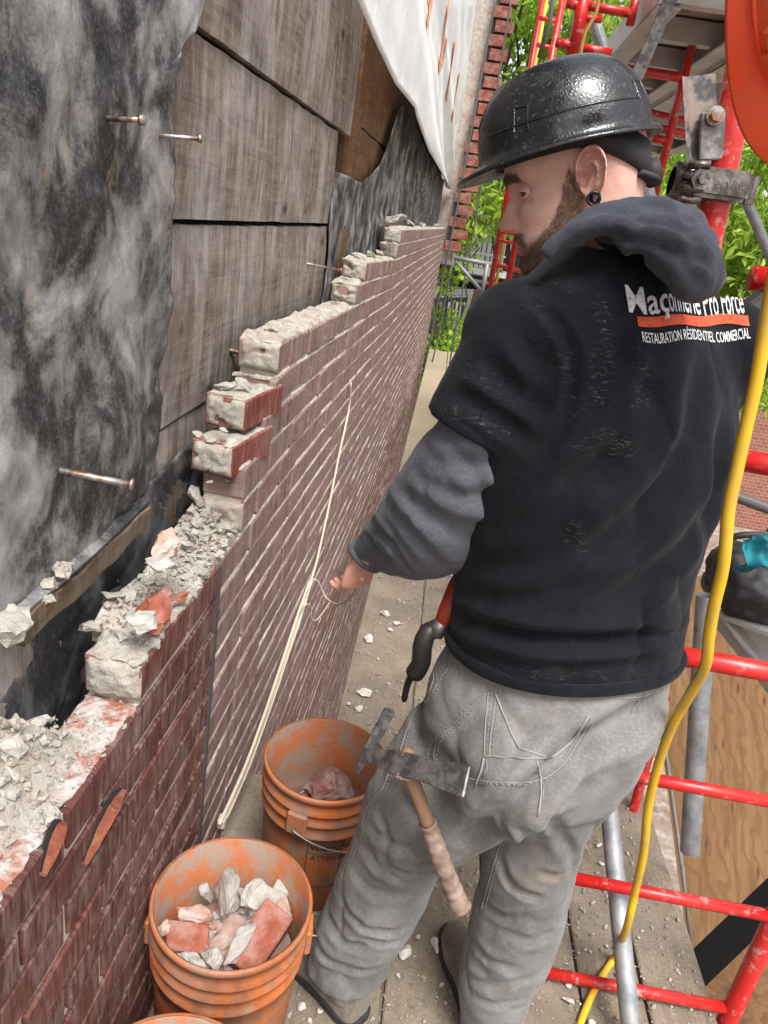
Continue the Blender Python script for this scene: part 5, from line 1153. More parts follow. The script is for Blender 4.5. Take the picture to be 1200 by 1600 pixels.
obj('head', MB().tube(resample([PY(682, 982, 1.13), PY(668, 988, 1.12), PY(660, 1010, 1.12), PY(658, 1035, 1.13), PY(648, 1052, 1.14)], .01), [.012, .016, .019, .02, .019, .017, .015, .012, .012][:len(resample([PY(682, 982, 1.13), PY(668, 988, 1.12), PY(660, 1010, 1.12), PY(658, 1035, 1.13), PY(648, 1052, 1.14)], .01))] if len(resample([PY(682, 982, 1.13), PY(668, 988, 1.12), PY(660, 1010, 1.12), PY(658, 1035, 1.13), PY(648, 1052, 1.14)], .01)) <= 9 else .017, 12), M('dark_steel', .5, .6).color((.06, .055, .052)).m, tl, smooth=True)
obj('holster', MB().tube(resample([PY(652, 1040, 1.14), PY(638, 1066, 1.15), PY(632, 1090, 1.16)], .01), .012, 10, flat=.5), M('black_leather', .6).color((.015, .014, .014)).m, tl, smooth=True)

# ================================================================== SCAFFOLD on the right
def red_mat():
    q = M('red_paint', .35, spec=.5); v = q.pos(); c = q.mix(q.ramp(q.noise(v, 9, 5, .6), [(.35, 0), (.65, 1)]), (.42, .009, .009), (.54, .016, .012))
    c = q.mix(q.ramp(q.noise(q.pos((1, 1, 1)), 34, 5, .75), [(.56, 0), (.66, .7)]), c, (.46, .33, .29)); c = q.mix(q.math('MULTIPLY', q.ramp(q.noise(v, 6, 6, .7), [(.5, 0), (.7, 1)]), .35), c, (.32, .06, .05)); c = q.mix(q.ramp(q.noise(v, 55, 4, .7), [(.7, 0), (.76, .9)]), c, (.08, .05, .045)); q.color(c); q.bump(q.noise(v, 80, 3, .6), .12, .002); return q.m
mat_red = red_mat()
q = M('galvanised', .58, .55); v = q.pos(); q.color(q.mix(q.ramp(q.noise(v, 26, 5, .7), [(.55, 0), (.62, .85)]), q.mix(q.ramp(q.noise(v, 22, 5, .65), [(.35, 0), (.65, 1)]), (.2, .215, .23), (.38, .39, .4)), (.33, .3, .26))); q.bump(q.noise(v, 70, 3, .6), .15, .002); mat_galv = q.m
q = M('aluminium', .5, .6); v = q.pos(); q.color(q.mix(q.ramp(q.noise(v, 8, 5, .65), [(.35, 0), (.65, 1)]), (.4, .39, .37), (.58, .56, .53))); mat_alu = q.m
FY = 1.30
fr_ = thing('scaffolding', (.94, FY, -2.6), 'near red ladder type scaffold frame standing right behind the worker', 'scaffold', 'red scaffold frames')
obj('leg', MB().tube([(.945, FY, -2.6), (.945, FY, 2.6)], .0215, 20), mat_red, fr_, smooth=True)
obj('leg', MB().tube([(.475, FY, -2.6), (.472, FY, 1.0), PY(1105, 372, 1.285), PY(1138, 215, 1.28), PY(1185, -20, 1.275)], .0232, 20), mat_red, fr_, smooth=True)
for z, r in ((-.57, .0135), (-.27, .0135), (.025, .0135), (.325, .0135), (.625, .0135), (.92, .0195), (1.318, .0195), (1.612, .0195)):
    obj('rung', MB().tube([(.47, FY, z), (.945, FY, z)], r, 16), mat_red, fr_, smooth=True)
# coupler and bracket on the left leg
pc = PY(1121, 292, FY-.018); q = M('cast_steel', .38, .85); v = q.pos(); q.color(q.mix(q.ramp(q.noise(v, 35, 5, .7), [(.4, 0), (.65, 1)]), (.09, .075, .065), (.3, .27, .25))); q.bump(q.noise(v, 70, 4, .7), .4, .003); mat_cast = q.m
cp = thing('tube_coupler', tuple(pc), 'grey steel swivel coupler bolted round the red post by the orange helmet', 'coupler')
Ay = nrm((.0, -1, .05)); Ax = nrm((1, 0, .02)); Az = UP
obj('clamp_band', MB().lathe(pc, [(.024, -.022), (.031, -.02), (.033, .0), (.031, .02), (.024, .022)], 24, (Ax, Ay, Az)), mat_cast, cp, smooth=True)
obj('clamp_jaw', MB().box(pc+Ay*.03-Ax*.005, (.085, .022, .042), (Ax, Ay, Az)), mat_cast, cp, bevel=.006)
cu = bpy.data.curves.new('t', 'FONT'); cu.body = 'ervine'; cu.size = .02; cu.extrude = .0008; o_ = bpy.data.objects.new('t', cu); COL.objects.link(o_); me = bpy.data.meshes.new_from_object(o_.evaluated_get(bpy.context.evaluated_depsgraph_get())); bpy.data.objects.remove(o_)
for v_ in me.vertices: v_.co = Vector(pc+Ay*(.0412+v_.co.z)+Ax*(-.018+v_.co.x)+Az*(-.006+v_.co.y))
obj('cast_lettering', me, mat_cast, cp, recalc=False)['kind'] = 'stuff'
obj('hinge', MB().tube([pc+Ax*.045+Ay*.01-Az*.02, pc+Ax*.045+Ay*.01+Az*.02], .010, 12), mat_cast, cp)
obj('bolt', MB().tube([pc-Ax*.04+Ay*.03, pc-Ax*.04+Ay*.065], .008, 6), mat_cast, cp); obj('nut', MB().tube([pc-Ax*.04+Ay*.042, pc-Ax*.04+Ay*.054], .0155, 6), mat_cast, cp)
obj('second_clamp', MB().lathe(pc-Ax*.05+Ay*.0, [(.020, -.02), (.028, -.018), (.029, .018), (.02, .02)], 20, (Az, Ay, Ax)), mat_cast, cp, smooth=True)
for k in range(4): obj('bolt', MB().tube([pc-Ax*(.075-.006*k)-Az*(.028-.016*k)+Ay*.03, pc-Ax*(.03)-Az*(.026-.016*k)+Ay*.04], .006, 8), mat_cast, cp, smooth=True)
q = M('stained_plate', .6, .3); v = q.pos(); q.color(q.mix(q.ramp(q.noise(v, 28, 5, .65), [(.44, 0), (.56, 1)]), (.06, .06, .065), (.25, .2, .17))); mat_plate = q.m
br = thing('steel_bracket', tuple(PY(1095, 200, FY-.03)), 'grey angle bracket plate standing up beside the red post', 'bracket')
y_ = FY-.02
P4 = [PY(1072, 120, y_), PY(1118, 114, y_), PY(1122, 250, y_-.01), PY(1082, 262, y_-.01)]
R = [[p, p+np.array([0, .006, 0])] for p in P4]; m = MB(); m.add([p for p in P4]+[p+np.array([0, .007, 0]) for p in P4], [(0,1,2,3), (7,6,5,4), (0,4,5,1), (1,5,6,2), (2,6,7,3), (3,7,4,0)]); obj('plate', m, mat_plate, br)
m = MB(); P5 = [PY(1072, 120, y_), PY(1066, 119, y_-.02), PY(1074, 262, y_-.03), PY(1082, 262, y_-.01)]; m.add([p for p in P5]+[p+np.array([.004, .003, 0]) for p in P5], [(0,1,2,3), (7,6,5,4), (0,4,5,1), (1,5,6,2), (2,6,7,3), (3,7,4,0)]); obj('flange', m, mat_plate, br)
m = MB(); P6 = [PY(1092, 178, y_-.008), PY(1132, 172, y_-.008), PY(1130, 250, y_-.008), PY(1088, 252, y_-.008)]; m.add([p for p in P6]+[p-np.array([0, .012, 0]) for p in P6], [(0,1,2,3), (7,6,5,4), (0,4,5,1), (1,5,6,2), (2,6,7,3), (3,7,4,0)]); obj('back_plate', m, mat_worn, br, bevel=.002)
bo = PY(1117, 181, y_-.022); obj('bolt', MB().tube([bo, bo-np.array([0, .014, 0])], .009, 6), mat_steel, br); obj('washer', MB().tube([bo, bo-np.array([0, .004, 0])], .013, 16), mat_steel, br)

# orange hard hat hung on the scaffold, near the camera
q = M('orange_shell', .38, spec=.5); v = q.pos(); q.color(q.mix(q.ramp(q.noise(v, 20, 5, .65), [(.4, 0), (.7, 1)]), (.9, .085, .018), (.82, .12, .05))); q.bump(q.noise(v, 90, 3, .6), .1, .001); mat_oshell = q.m
oc = PY(1332, -72, .80); oh = thing('hard_hat', tuple(oc), 'bright orange hard hat hanging at the upper right edge', 'hard hat')
of = nrm((.25, .15, -.95)); ou = np.array([.36, -.93, .1]); ou = nrm(ou-of*(ou@of)); ol = np.cross(ou, of)
def OP(f, l, u): return oc+of*f+ol*l+ou*u
def oshell(ph, t, k=0.): rr = math.cos(t*math.pi/2)**.72; return OP((.128-k)*rr*math.cos(ph), (.108-k)*rr*math.sin(ph), (.12-k)*math.sin(t*math.pi/2))
def orim(ph, o_, dz): vis = max(0, math.cos(ph))**2.2; ex = o_*(.012+.03*vis); return OP((.128+ex)*math.cos(ph), (.108+ex)*math.sin(ph), dz-o_*(.003+.012*vis))
R = [[oshell(p, t, .004) for p in phs] for t in (.97, .6, .2, .02)]+[[orim(p, 1, -.004) for p in phs], [orim(p, 1, 0) for p in phs], [orim(p, .1, .002) for p in phs]]+[[oshell(p, t) for p in phs] for t in np.linspace(.03, .985, 22)]
obj('shell', MB().rings(R), mat_oshell, oh, smooth=True)
def to_px(p):
    q_ = BAS.T @ (np.asarray(p)-np.array([0, 0, CAM_H])); return np.array([600+FPX*q_[0]/q_[2], 800+FPX*q_[1]/q_[2]])
for tgt, t_, sz in (((1160, 122), .2, (.016, .026, .04)), ((1176, 50), .2, (.014, .02, .022))):      # accessory slots and moulded rib on the side in view
    ph = min(phs, key=lambda a: np.linalg.norm(to_px(oshell(a, t_))-np.array(tgt))); c_ = oshell(ph, t_); n_ = nrm(of*math.cos(ph)+ol*math.sin(ph)); tn = np.cross(ou, n_)
    obj('accessory_slot', MB().box(c_+n_*.004, sz, (n_, tn, ou)), mat_oshell, oh, bevel=.0025)
ph = min(phs, key=lambda a: np.linalg.norm(to_px(oshell(a, .42))-np.array((1200, 178)))); c_ = oshell(ph, .42); n_ = nrm(np.array(oshell(ph, .42))-np.array(OP(0, 0, 0))); tn = nrm(np.cross(ou, n_)); un = np.cross(n_, tn)
obj('badge', MB().box(c_+n_*.0005, (.003, .03, .022), (n_, tn, un)), M('grey_badge', .5).color((.4, .4, .4)).m, oh, bevel=.001)
obj('rim_rib', MB().tube([oshell(a, .06) for a in phs]+[oshell(0, .06)], .0022, 6), mat_oshell, oh, smooth=True); obj('crown_rib', MB().tube([oshell(0, t) for t in np.linspace(.2, .98, 20)]+[oshell(math.pi, t) for t in np.linspace(.98, .2, 20)], .004, 8), mat_oshell, oh, smooth=True)

# ================================================================== tubes, hose, plywood, bag
tb = tag(obj('galvanised_tube', MB().pipe(PY(948, 1225, 1.50), PY(986, 1612, 1.17), .0215), mat_galv, smooth=False), 'long galvanised tube slanting in front of the red rungs down to the planks', 'tube', 'galvanised tubes'); autosmooth(tb)
tb = tag(obj('galvanised_tube', MB().pipe(PY(1104, 930, 1.62), PY(1078, 1330, 1.50), .0235), mat_galv), 'short thick galvanised tube hanging down before the plywood', 'tube', 'galvanised tubes'); autosmooth(tb)
tag(obj('brace_rod', MB().tube([PY(1022, 1050, 1.75), PY(1042, 1190, 1.72), PY(1067, 1365, 1.68), PY(1079, 1470, 1.66)], .0055, 10), mat_galv, smooth=True), 'thin steel brace rod between the hose and the thick tube', 'rod')
fr2 = thing('scaffolding', (.75, 2.3, -2.6), 'red scaffold post piece seen low between the jeans and the plywood', 'scaffold', 'red scaffold frames'); obj('leg', MB().tube([PY(1040, 1090, 1.95), PY(985, 1280, 1.95), PY(960, 1370, 1.95)], .014, 12), mat_red, fr2, smooth=True)
mat_hose = M('yellow_hose', .38, spec=.5); v = mat_hose.pos(); mat_hose.color(mat_hose.mix(mat_hose.ramp(mat_hose.noise(v, 12, 5, .65), [(.4, 0), (.7, 1)]), (.66, .4, .012), (.42, .28, .06))); mat_hose = mat_hose.m
hz = [(1232, 300, .93), (1212, 420, .93), (1197, 500, .93), (1183, 590, .93), (1165, 670, .93), (1150, 740, .93), (1138, 800, .93), (1133, 860, .93), (1127, 900, .935), (1115, 950, .945), (1107, 1000, .96), (1102, 1040, .98), (1078, 1085, 1.03), (1052, 1130, 1.08), (1030, 1190, 1.12), (1013, 1260, 1.15), (1006, 1330, 1.17), (992, 1395, 1.20), (979, 1450, 1.215)]
pts = [PY(x, y, d) for x, y, d in hz] + [PZ(962, 1492, .03), PZ(938, 1530, .011), PZ(918, 1570, .010), PZ(904, 1610, .010), PZ(890, 1680, .010)]
tag(obj('hose', MB().tube(resample(pts, .012), .0082, 14), mat_hose, smooth=True), 'thick yellow hose hanging past the shirt and down onto the planks', 'hose')
A_, B_, C_, D_ = PY(1000, 900, 2.7), PY(1330, 900, 2.5), PY(1290, 1285, 1.95), PY(1075, 1490, 1.75)
_dd = nrm(D_-A_); _n = nrm(np.cross(B_-A_, D_-A_)); _e = np.cross(_n, _dd); eu = Matrix((tuple(_e), tuple(_dd), tuple(_n))).to_euler()
q = M('plywood', .75, spec=.3); v = q.pos(); g_ = q.noise(q.pos((9, .8, 1), eu), 3, 7, .65, 1.2); g2 = q.wave(q.pos((1, .12, 1), eu), 9, 9, 3, 1.5); c = q.mix(q.ramp(g_, [(.3, 0), (.7, 1)]), (.13, .066, .026), (.225, .125, .056))
c = q.mix(q.ramp(g2, [(.6, 0), (.95, .5)]), c, (.105, .052, .02)); c = q.mix(q.ramp(q.vor(q.pos((16, 5, 1), eu), 1.6), [(.06, .8), (.16, 0)]), c, (.06, .03, .014)); q.color(c); q.bump(g_, .2, .003); mat_ply = q.m
m = MB(); nn = nrm(np.cross(B_-A_, D_-A_)); nn = nn if nn[2] > 0 else -nn
m.add([A_, B_, C_, D_, A_-nn*.018, B_-nn*.018, C_-nn*.018, D_-nn*.018], [(0,1,2,3), (7,6,5,4), (0,4,5,1), (1,5,6,2), (2,6,7,3), (3,7,4,0)]); tag(obj('plywood_sheet', m, mat_ply), 'big brown plywood sheet leaning outside the deck at right', 'plywood')
dd = nrm(D_-A_); ee = nrm(C_-D_)
m = MB(); m.bar(D_+dd*.05-nn*.06-ee*.2, C_+dd*.05-nn*.06+ee*.3, .10, .05, nn); tag(obj('black_beam', m, M('black_beam', .9, spec=.1).color((.006, .006, .006)).m, bevel=.004), 'black beam under the lower edge of the plywood', 'beam')
m = MB(); A2, B2_, C2, D2 = D_-nn*.35, C_-nn*.35+ee*.6, C_-nn*.35+ee*.6+dd*1.2, D_-nn*.35+dd*1.2; m.add([A2, B2_, C2, D2, A2-nn*.02, B2_-nn*.02, C2-nn*.02, D2-nn*.02], [(0,1,2,3), (7,6,5,4), (0,4,5,1), (1,5,6,2), (2,6,7,3), (3,7,4,0)]); tag(obj('plywood_sheet', m, mat_stud), 'dark brown board in the lower right corner below the plywood', 'plywood')
# tool bag with teal cloth on an aluminium deck end
bc = PY(1160, 902, 1.72); bg = thing('tool_bag', tuple(bc), 'black fabric tool bag with a teal cloth in its mouth at right', 'bag')
bs = Sculpt(fuse([MB().ell(bc+np.array([.1, 0, .0]), (.19, .14, .085)), MB().ell(bc+np.array([.12, .02, -.05]), (.2, .13, .06)), MB().ell(bc+np.array([-.03, -.02, .03]), (.06, .08, .06))], .007)); bs.smooth(5); bs.noise(9, .022, 3); bs.noise(30, .004, 1); bs.push()
q = M('black_nylon', .6); v = q.pos(); q.color(q.mix(q.ramp(q.noise(v, 9, 5, .6), [(.4, 0), (.7, 1)]), (.014, .014, .015), (.05, .048, .046))); obj('bag_body', bs.me, q.m, bg, smooth=True, recalc=False)
obj('zip_edge', MB().tube(resample([PY(1128, 850, 1.66), PY(1150, 838, 1.64), PY(1190, 836, 1.64), PY(1230, 846, 1.66)], .01), .008, 8), q.m, bg, smooth=True)
p00, p10, p11, p01 = PY(1158, 842, 1.57), PY(1215, 828, 1.58), PY(1222, 866, 1.54), PY(1146, 902, 1.53)
def clf(u, v):
    p = (p00*(1-u)+p10*u)*(1-v)+(p01*(1-u)+p11*u)*v
    f_ = .022*math.sin(u*11+v*3+.6)*(1-.4*v) + .016*math.sin(u*5-v*9) + .02*mnoise.noise((u*4, v*4, 1)); return p + np.array([0, -1., .2])*(f_+.02*math.sin(v*3)) + UP*.012*mnoise.noise((u*6, v*2, 5))
tag(obj('teal_cloth', MB().grid(clf, 50, 36), M('teal_cloth', .8).color((.012, .2, .25)).m, smooth=True, recalc=False), 'teal cloth stuffed in the mouth of the black bag', 'cloth')
al = thing('aluminium_deck', tuple(PY(1180, 990, 1.9)), 'grey aluminium deck edge under the black tool bag', 'deck')
obj('side_rail', MB().bar(PY(1135, 948, 1.72), PY(1265, 1110, 1.55), .02, .11), mat_alu, al, bevel=.004); obj('flange', MB().bar(PY(1128, 952, 1.70), PY(1258, 1120, 1.53), .05, .008), mat_alu, al); obj('tie_bar', MB().tube([PY(1112, 977, 1.9), PY(1172, 1000, 1.8)], .006, 8), mat_galv, al)
obj('top_plate', MB().bar(PY(1170, 945, 1.78)+UP*.0, PY(1330, 1000, 1.6), .3, .01), mat_alu, al)
# ================================================================== corner bricks at the far end of the building
cb_ = thing('corner_masonry', tuple(wpt(10.75, 1.5)), 'toothed brick corner standing beside the white sheet at the far end', 'masonry')
me = brick_variant(55, .22, .2, .12); me2 = brick_variant(56, .13, .2, .1)
for k in range(26):
    z = 1.35+.15*k; yy = 10.75
    p = np.array([WA+WK*yy+.13+.05*(k % 2)+.006*k, yy, z]); o = bpy.data.objects.new('brick', me); COL.objects.link(o); o.location = p; o.rotation_euler = (0, 0, .1*math.sin(k*3)); adopt(o, cb_)
me.materials.clear(); me.materials.append(mat_brick_red)
obj('mortar_back', MB().box((WA+WK*10.9+.0, 10.95, 3.2), (.34, .25, 4.2)), mat_joint, cb_)

# ================================================================== far scaffold pieces
def frame(name_base, label, posts, rungs, mat=mat_red):
    t = thing('scaffolding', name_base, label, 'scaffold', 'red scaffold frames')
    for a, b, y, r in posts: obj('leg', MB().tube([PY(*a, y), PY(*b, y)], r, 12), mat, t, smooth=True)
    for a, b, y, r in rungs: obj('rung', MB().tube([PY(*a, y), PY(*b, y)], r, 10), mat, t, smooth=True)
    return t
frame((.3, 5.5, -2.6), 'slim red scaffold frame far behind the face of the worker', [((856, -40), (762, 470), 6.0, .021), ((889, -50), (790, 460), 5.4, .021)], [((842, 28), (876, 35), 5.8, .014), ((838, 70), (868, 76), 5.8, .014), ((775, 413), (815, 424), 5.6, .016), ((779, 375), (806, 380), 5.6, .012), ((781, 362), (806, 365), 5.6, .012)])
frame((.5, 3.0, -2.6), 'thick red scaffold post with short arms above the black hard hat', [((919, -40), (893, 100), 2.9, .0225)], [((912, 8), (992, 22), 2.9, .014), ((905, 28), (940, 30), 2.9, .012), ((902, 73), (955, 84), 2.9, .014), ((885, 5), (912, 10), 2.9, .014), ((868, 66), (902, 73), 2.9, .014), ((995, -10), (984, 40), 2.9, .014)])
frame((.75, 3.2, -2.6), 'red scaffold frame leaning between the black and the orange hard hat', [((1103, -15), (1023, 305), 3.1, .0155), ((1078, 285), (1055, 400), 3.3, .016)], [((955, 104), (1068, 122), 3.1, .016), ((1092, 50), (1160, 62), 3.1, .016), ((1020, 215), (1042, 221), 3.1, .014), ((1030, 200), (1076, 210), 3.1, .013), ((1015, 175), (1075, 190), 3.4, .012), ((1060, -2), (1076, 4), 3.1, .02)])
frame((1.5, 2.6, -2.6), 'red guard rail stub in the right distance below the text', [((1170, 470), (1158, 492), 2.4, .02)], [])
yw = M('yellow_cable', .5).color((.62, .38, .03)).m
tag(obj('cable', MB().tube(resample([PY(938, -20, 2.8), PY(932, 20, 2.8), PY(915, 50, 2.8), PY(907, 85, 2.8), PY(905, 110, 2.8)], .03), .006, 8), M('ochre_cable', .6).color((.4, .2, .05)).m, smooth=True), 'ochre cable hanging along the thick red post', 'cable')
tag(obj('cable', MB().tube([PY(858, -20, 5.9), PY(772, 460, 5.9)], .011, 8), yw, smooth=True), 'yellow cable running down the slim red post', 'cable')
for (a, b, y, r, lab) in (((776, -10), (648, 650), 9.5, .016, 'grey steel rope hanging just beyond the wall end'), ((800, -10), (704, 560), 9.5, .014, 'second grey rope hanging right of the first beyond the wall'), ((707, 410), (655, 650), 9.4, .012, 'thin dark rope low beside the wall end')):
    tag(obj('rope', MB().tube(resample([PY(*a, y), (PY(*a, y)+PY(*b, y))/2+np.array([.02, 0, 0]), PY(*b, y), PY(*b, y)+(PY(*b, y)-PY(*a, y))*.8], .2), r*.75, 8), M('steel_rope', .6, .5).color((.1, .105, .105)).m, smooth=True), lab, 'rope', 'ropes by the wall end')
tag(obj('rope', MB().tube(resample([PY(866, -15, 5.0), PY(858, 40, 5.0), PY(842, 90, 5.0)], .1), .012, 8), M('dark_rope', .8).color((.06, .055, .05)).m, smooth=True), 'dark rope hanging between the far red posts', 'rope')
mat_bkt = M('weathered_zinc', .6, .5).color((.22, .22, .22)).m
bk_ = thing('guard_bracket', tuple(PY(735, 410, 8.5)), 'small galvanised guard bracket at the far end of the deck', 'bracket')
obj('rail', MB().tube([PY(706, 402, 8.5), PY(772, 414, 8.5)], .024, 10), mat_bkt, bk_, smooth=True); obj('brace', MB().tube([PY(712, 408, 8.5), PY(753, 455, 8.5)], .02, 10), mat_bkt, bk_, smooth=True); obj('post', MB().tube([PY(762, 412, 8.5), PY(752, 462, 8.5)], .026, 10), mat_bkt, bk_, smooth=True); obj('stub', MB().tube([PY(709, 396, 8.5), PY(707, 412, 8.5)], .024, 10), mat_bkt, bk_)
for (a, b, y, r, lab) in (((928, 30), (948, 95), 3.2, .022, 'galvanised tube slanting behind the top of the black hard hat'), ((1160, 300), (1215, 425), 3.0, .018, 'thin galvanised pole slanting across the leaves at right'), ((1148, 500), (1230, 445), 2.3, .034, 'dark grey tube end poking out beside the yellow hose'), ((1140, 772), (1215, 800), 2.6, .02, 'dark rubber covered bar below the red rail at right')):
    tag(obj('scaffold_tube', MB().pipe(PY(*a, y), PY(*b, y), r, .004, 14), mat_galv if 'galv' in lab else M('dark_tube', .55, .4).color((.09, .085, .085)).m), lab, 'tube', 'loose scaffold tubes')
tag(obj('brace_bar', MB().bar(PY(1056, -20, 2.4), PY(990, 130, 2.4), .035, .006, (0.3, -1, .2)), mat_worn), 'flat dark steel brace crossing under the aluminium deck', 'brace')
tag(obj('scaffold_tube', MB().pipe(PY(1003, 262, 2.3), PY(1018, 330, 2.3), .02, .004, 14), mat_galv), 'short pale tube behind the neck of the worker', 'tube', 'loose scaffold tubes')

# upper aluminium deck seen from below
q = M('deck_underside', .8); v = q.pos(); q.color(q.mix(q.ramp(q.noise(v, 3.2, 4, .6), [(.48, 0), (.53, 1)]), (.17, .13, .11), (.36, .31, .27))); mat_under = q.m
ud = thing('upper_deck', (.85, 3.6, 2.35), 'aluminium walk deck overhead with stained plywood underside', 'deck')
def deck(x0, x1, y0, y1, z, t):
    for x in (x0, x1): obj('side_rail', MB().box((x, (y0+y1)/2, z), (.03, y1-y0, .11)), mat_alu, t, bevel=.003); obj('rail_flange', MB().box((x+(.02 if x == x0 else -.02), (y0+y1)/2, z-.052), (.07, y1-y0, .008)), mat_alu, t)
    k = y0+.02
    while k < y1:
        obj('cross_rib', MB().box(((x0+x1)/2, k, z-.005), (x1-x0-.035, .05, .07)), mat_alu, t); k += .42
    obj('plywood_panel', MB().box(((x0+x1)/2, (y0+y1)/2, z+.045), (x1-x0-.032, y1-y0-.01, .012)), mat_under, t)
deck(.47, .80, 2.65, 6.2, 2.35, ud); deck(.83, 1.32, 2.6, 6.2, 2.33, ud)
ud2 = thing('upper_deck', (.9, 2.3, 2.62), 'second overhead deck cut off by the top edge of the picture', 'deck'); deck(.42, 1.1, 1.7, 2.55, 2.50, ud2)

# ================================================================== house, fence, brick facade in the background
q = M('dark_siding', .8); v = q.pos(); q.color(q.mix(q.wave(q.pos(), 9, .2, 1, 1, 'BANDS', 'Z'), (.07, .075, .08), (.12, .125, .13))); mat_siding = q.m
mat_wpaint = M('white_paint', .5).color((.75, .75, .74)).m; mat_glass = M('window_glass', .05, spec=.8).color((.05, .06, .07)).m
hs_ = thing('house', (.6, 17, -2.6), 'dark grey house with white window and a porch beyond the end of the wall', 'house')
HY = 17.0
obj('wall', MB().box((1.5, HY+1.5, .2), (7, 3, 5.6)), mat_siding, hs_)
def rect(px0, py0, px1, py1, y, th, mat, name, parent):
    a = PY(px0, py0, y); b = PY(px1, py1, y); return obj(name, MB().box((a+b)/2, (abs(b[0]-a[0]), th, abs(b[2]-a[2]))), mat, parent)
wn = rect(706, 356, 726, 383, HY-.02, .06, mat_wpaint, 'window', hs_); rect(709, 361, 723, 369, HY-.06, .02, mat_glass, 'pane', wn); rect(709, 372, 723, 380, HY-.06, .02, mat_glass, 'pane', wn)
rect(688, 384, 735, 391, HY-.03, .08, M('orange_trim', .6).color((.42, .14, .04)).m, 'trim_band', hs_)
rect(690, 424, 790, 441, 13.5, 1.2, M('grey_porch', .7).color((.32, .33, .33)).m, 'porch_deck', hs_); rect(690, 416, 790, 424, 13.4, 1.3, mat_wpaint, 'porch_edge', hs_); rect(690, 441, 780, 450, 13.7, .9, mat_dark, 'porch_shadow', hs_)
for k in range(26):
    x = 690+4*k; obj('baluster', MB().tube([PY(x, 372+.5*(x-690)*.2, 13.2), PY(x-7, 420, 13.2)], .012, 6), mat_wpaint if k % 2 else mat_siding, hs_)
for yy in (392, 404): obj('railing', MB().tube([PY(690, yy-4, 13.2), PY(790, yy+10, 13.2)], .02, 6), mat_wpaint, hs_)
rect(738, 376, 800, 416, 14.2, .05, mat_wpaint, 'white_wall', hs_)
lt = thing('lattice', tuple(PY(710, 460, 13)), 'small diamond lattice strip under the porch', 'lattice')
for k in range(16):
    x = 684+4.2*k
    for s_ in (1, -1): obj('slat', MB().bar(PY(x, 452, 13.0), PY(x+9*s_-2, 466, 13.0), .018, .01, (0, -1, 0)), mat_wpaint, lt)
fc = thing('picket_fence', tuple(PY(705, 540, 12.8)), 'dark fence with pale narrow pickets under the porch', 'fence')
obj('backing', MB().bar(PY(715, 462, 13.05), PY(690, 620, 13.05), 1.3, .03, (0, -1, 0)), mat_siding, fc)
for k in range(12): x = 690+6.2*k; obj('picket', MB().bar(PY(x, 472, 12.9), PY(x-13, 560, 12.9), .022 if k % 2 else .034, .02, (0, -1, 0)), mat_wpaint if k % 3 else mat_galv, fc)
obj('rail', MB().bar(PY(680, 520, 12.85), PY(745, 528, 12.85), .03, .03, (0, -1, 0)), mat_galv, fc)
tag(obj('porch_column', MB().bar(PY(738, 458, 12.7), PY(712, 570, 12.7), .13, .13, (0, -1, 0)), M('cream_paint', .6).color((.5, .52, .42)).m), 'pale green square porch column right of the pickets', 'column')
tag(obj('brown_post', MB().bar(PY(752, 455, 12.4), PY(722, 560, 12.4), .22, .2, (0, -1, 0)), M('brown_brick_post', .85).color((.13, .06, .045)).m), 'brown post between porch column and shoulder', 'post')
bf = thing('brick_facade', (7.5, 13, -2.6), 'orange brown brick building in the right distance', 'building')
q = M('far_brick', .9); v = q.pos(); br_ = q.t.nodes.new('ShaderNodeTexBrick'); br_.inputs['Scale'].default_value = 4.2; br_.inputs['Color1'].default_value = (.28, .1, .06, 1); br_.inputs['Color2'].default_value = (.2, .075, .05, 1); br_.inputs['Mortar'].default_value = (.34, .29, .26, 1); br_.inputs['Mortar Size'].default_value = .012
q.L(q.pos((1, 1, 1), (math.radians(90), 0, 0)), br_.inputs['Vector']); q.color(br_.outputs['Color'])
obj('wall', MB().box((8.6, 13.5, -.9), (7.2, 1.0, 3.4)), q.m, bf); obj('parapet', MB().box((8.6, 13.45, .84), (7.3, 1.15, .1)), mat_galv, bf)

# ================================================================== TREES
def leafmat(name, a, b):
    q = M(name, .5, spec=.35); r = q.rand(); v = q.pos(); c = q.mix(r, a, b); q.color(c)
    t = q.t.nodes.new('ShaderNodeBsdfTranslucent'); q.L(q.mix(.5, c, (.45, .62, .08)), t.inputs['Color']); mx = q.t.nodes.new('ShaderNodeMixShader'); mx.inputs[0].default_value = .45
    out = q.t.nodes['Material Output']; q.L(q.b.outputs[0], mx.inputs[1]); q.L(t.outputs[0], mx.inputs[2]); q.L(mx.outputs[0], out.inputs['Surface']); return q.m
ml1 = leafmat('leaf_bright', (.2, .33, .035), (.38, .52, .08)); ml2 = leafmat('leaf_mid', (.15, .26, .035), (.27, .4, .06)); ml3 = leafmat('leaf_lime', (.2, .36, .03), (.33, .5, .06))
mat_bark = M('bark', .95); v = mat_bark.pos(); mat_bark.color(mat_bark.mix(mat_bark.noise(v, 12, 5, .7), (.03, .024, .02), (.1, .08, .065))); mat_bark = mat_bark.m
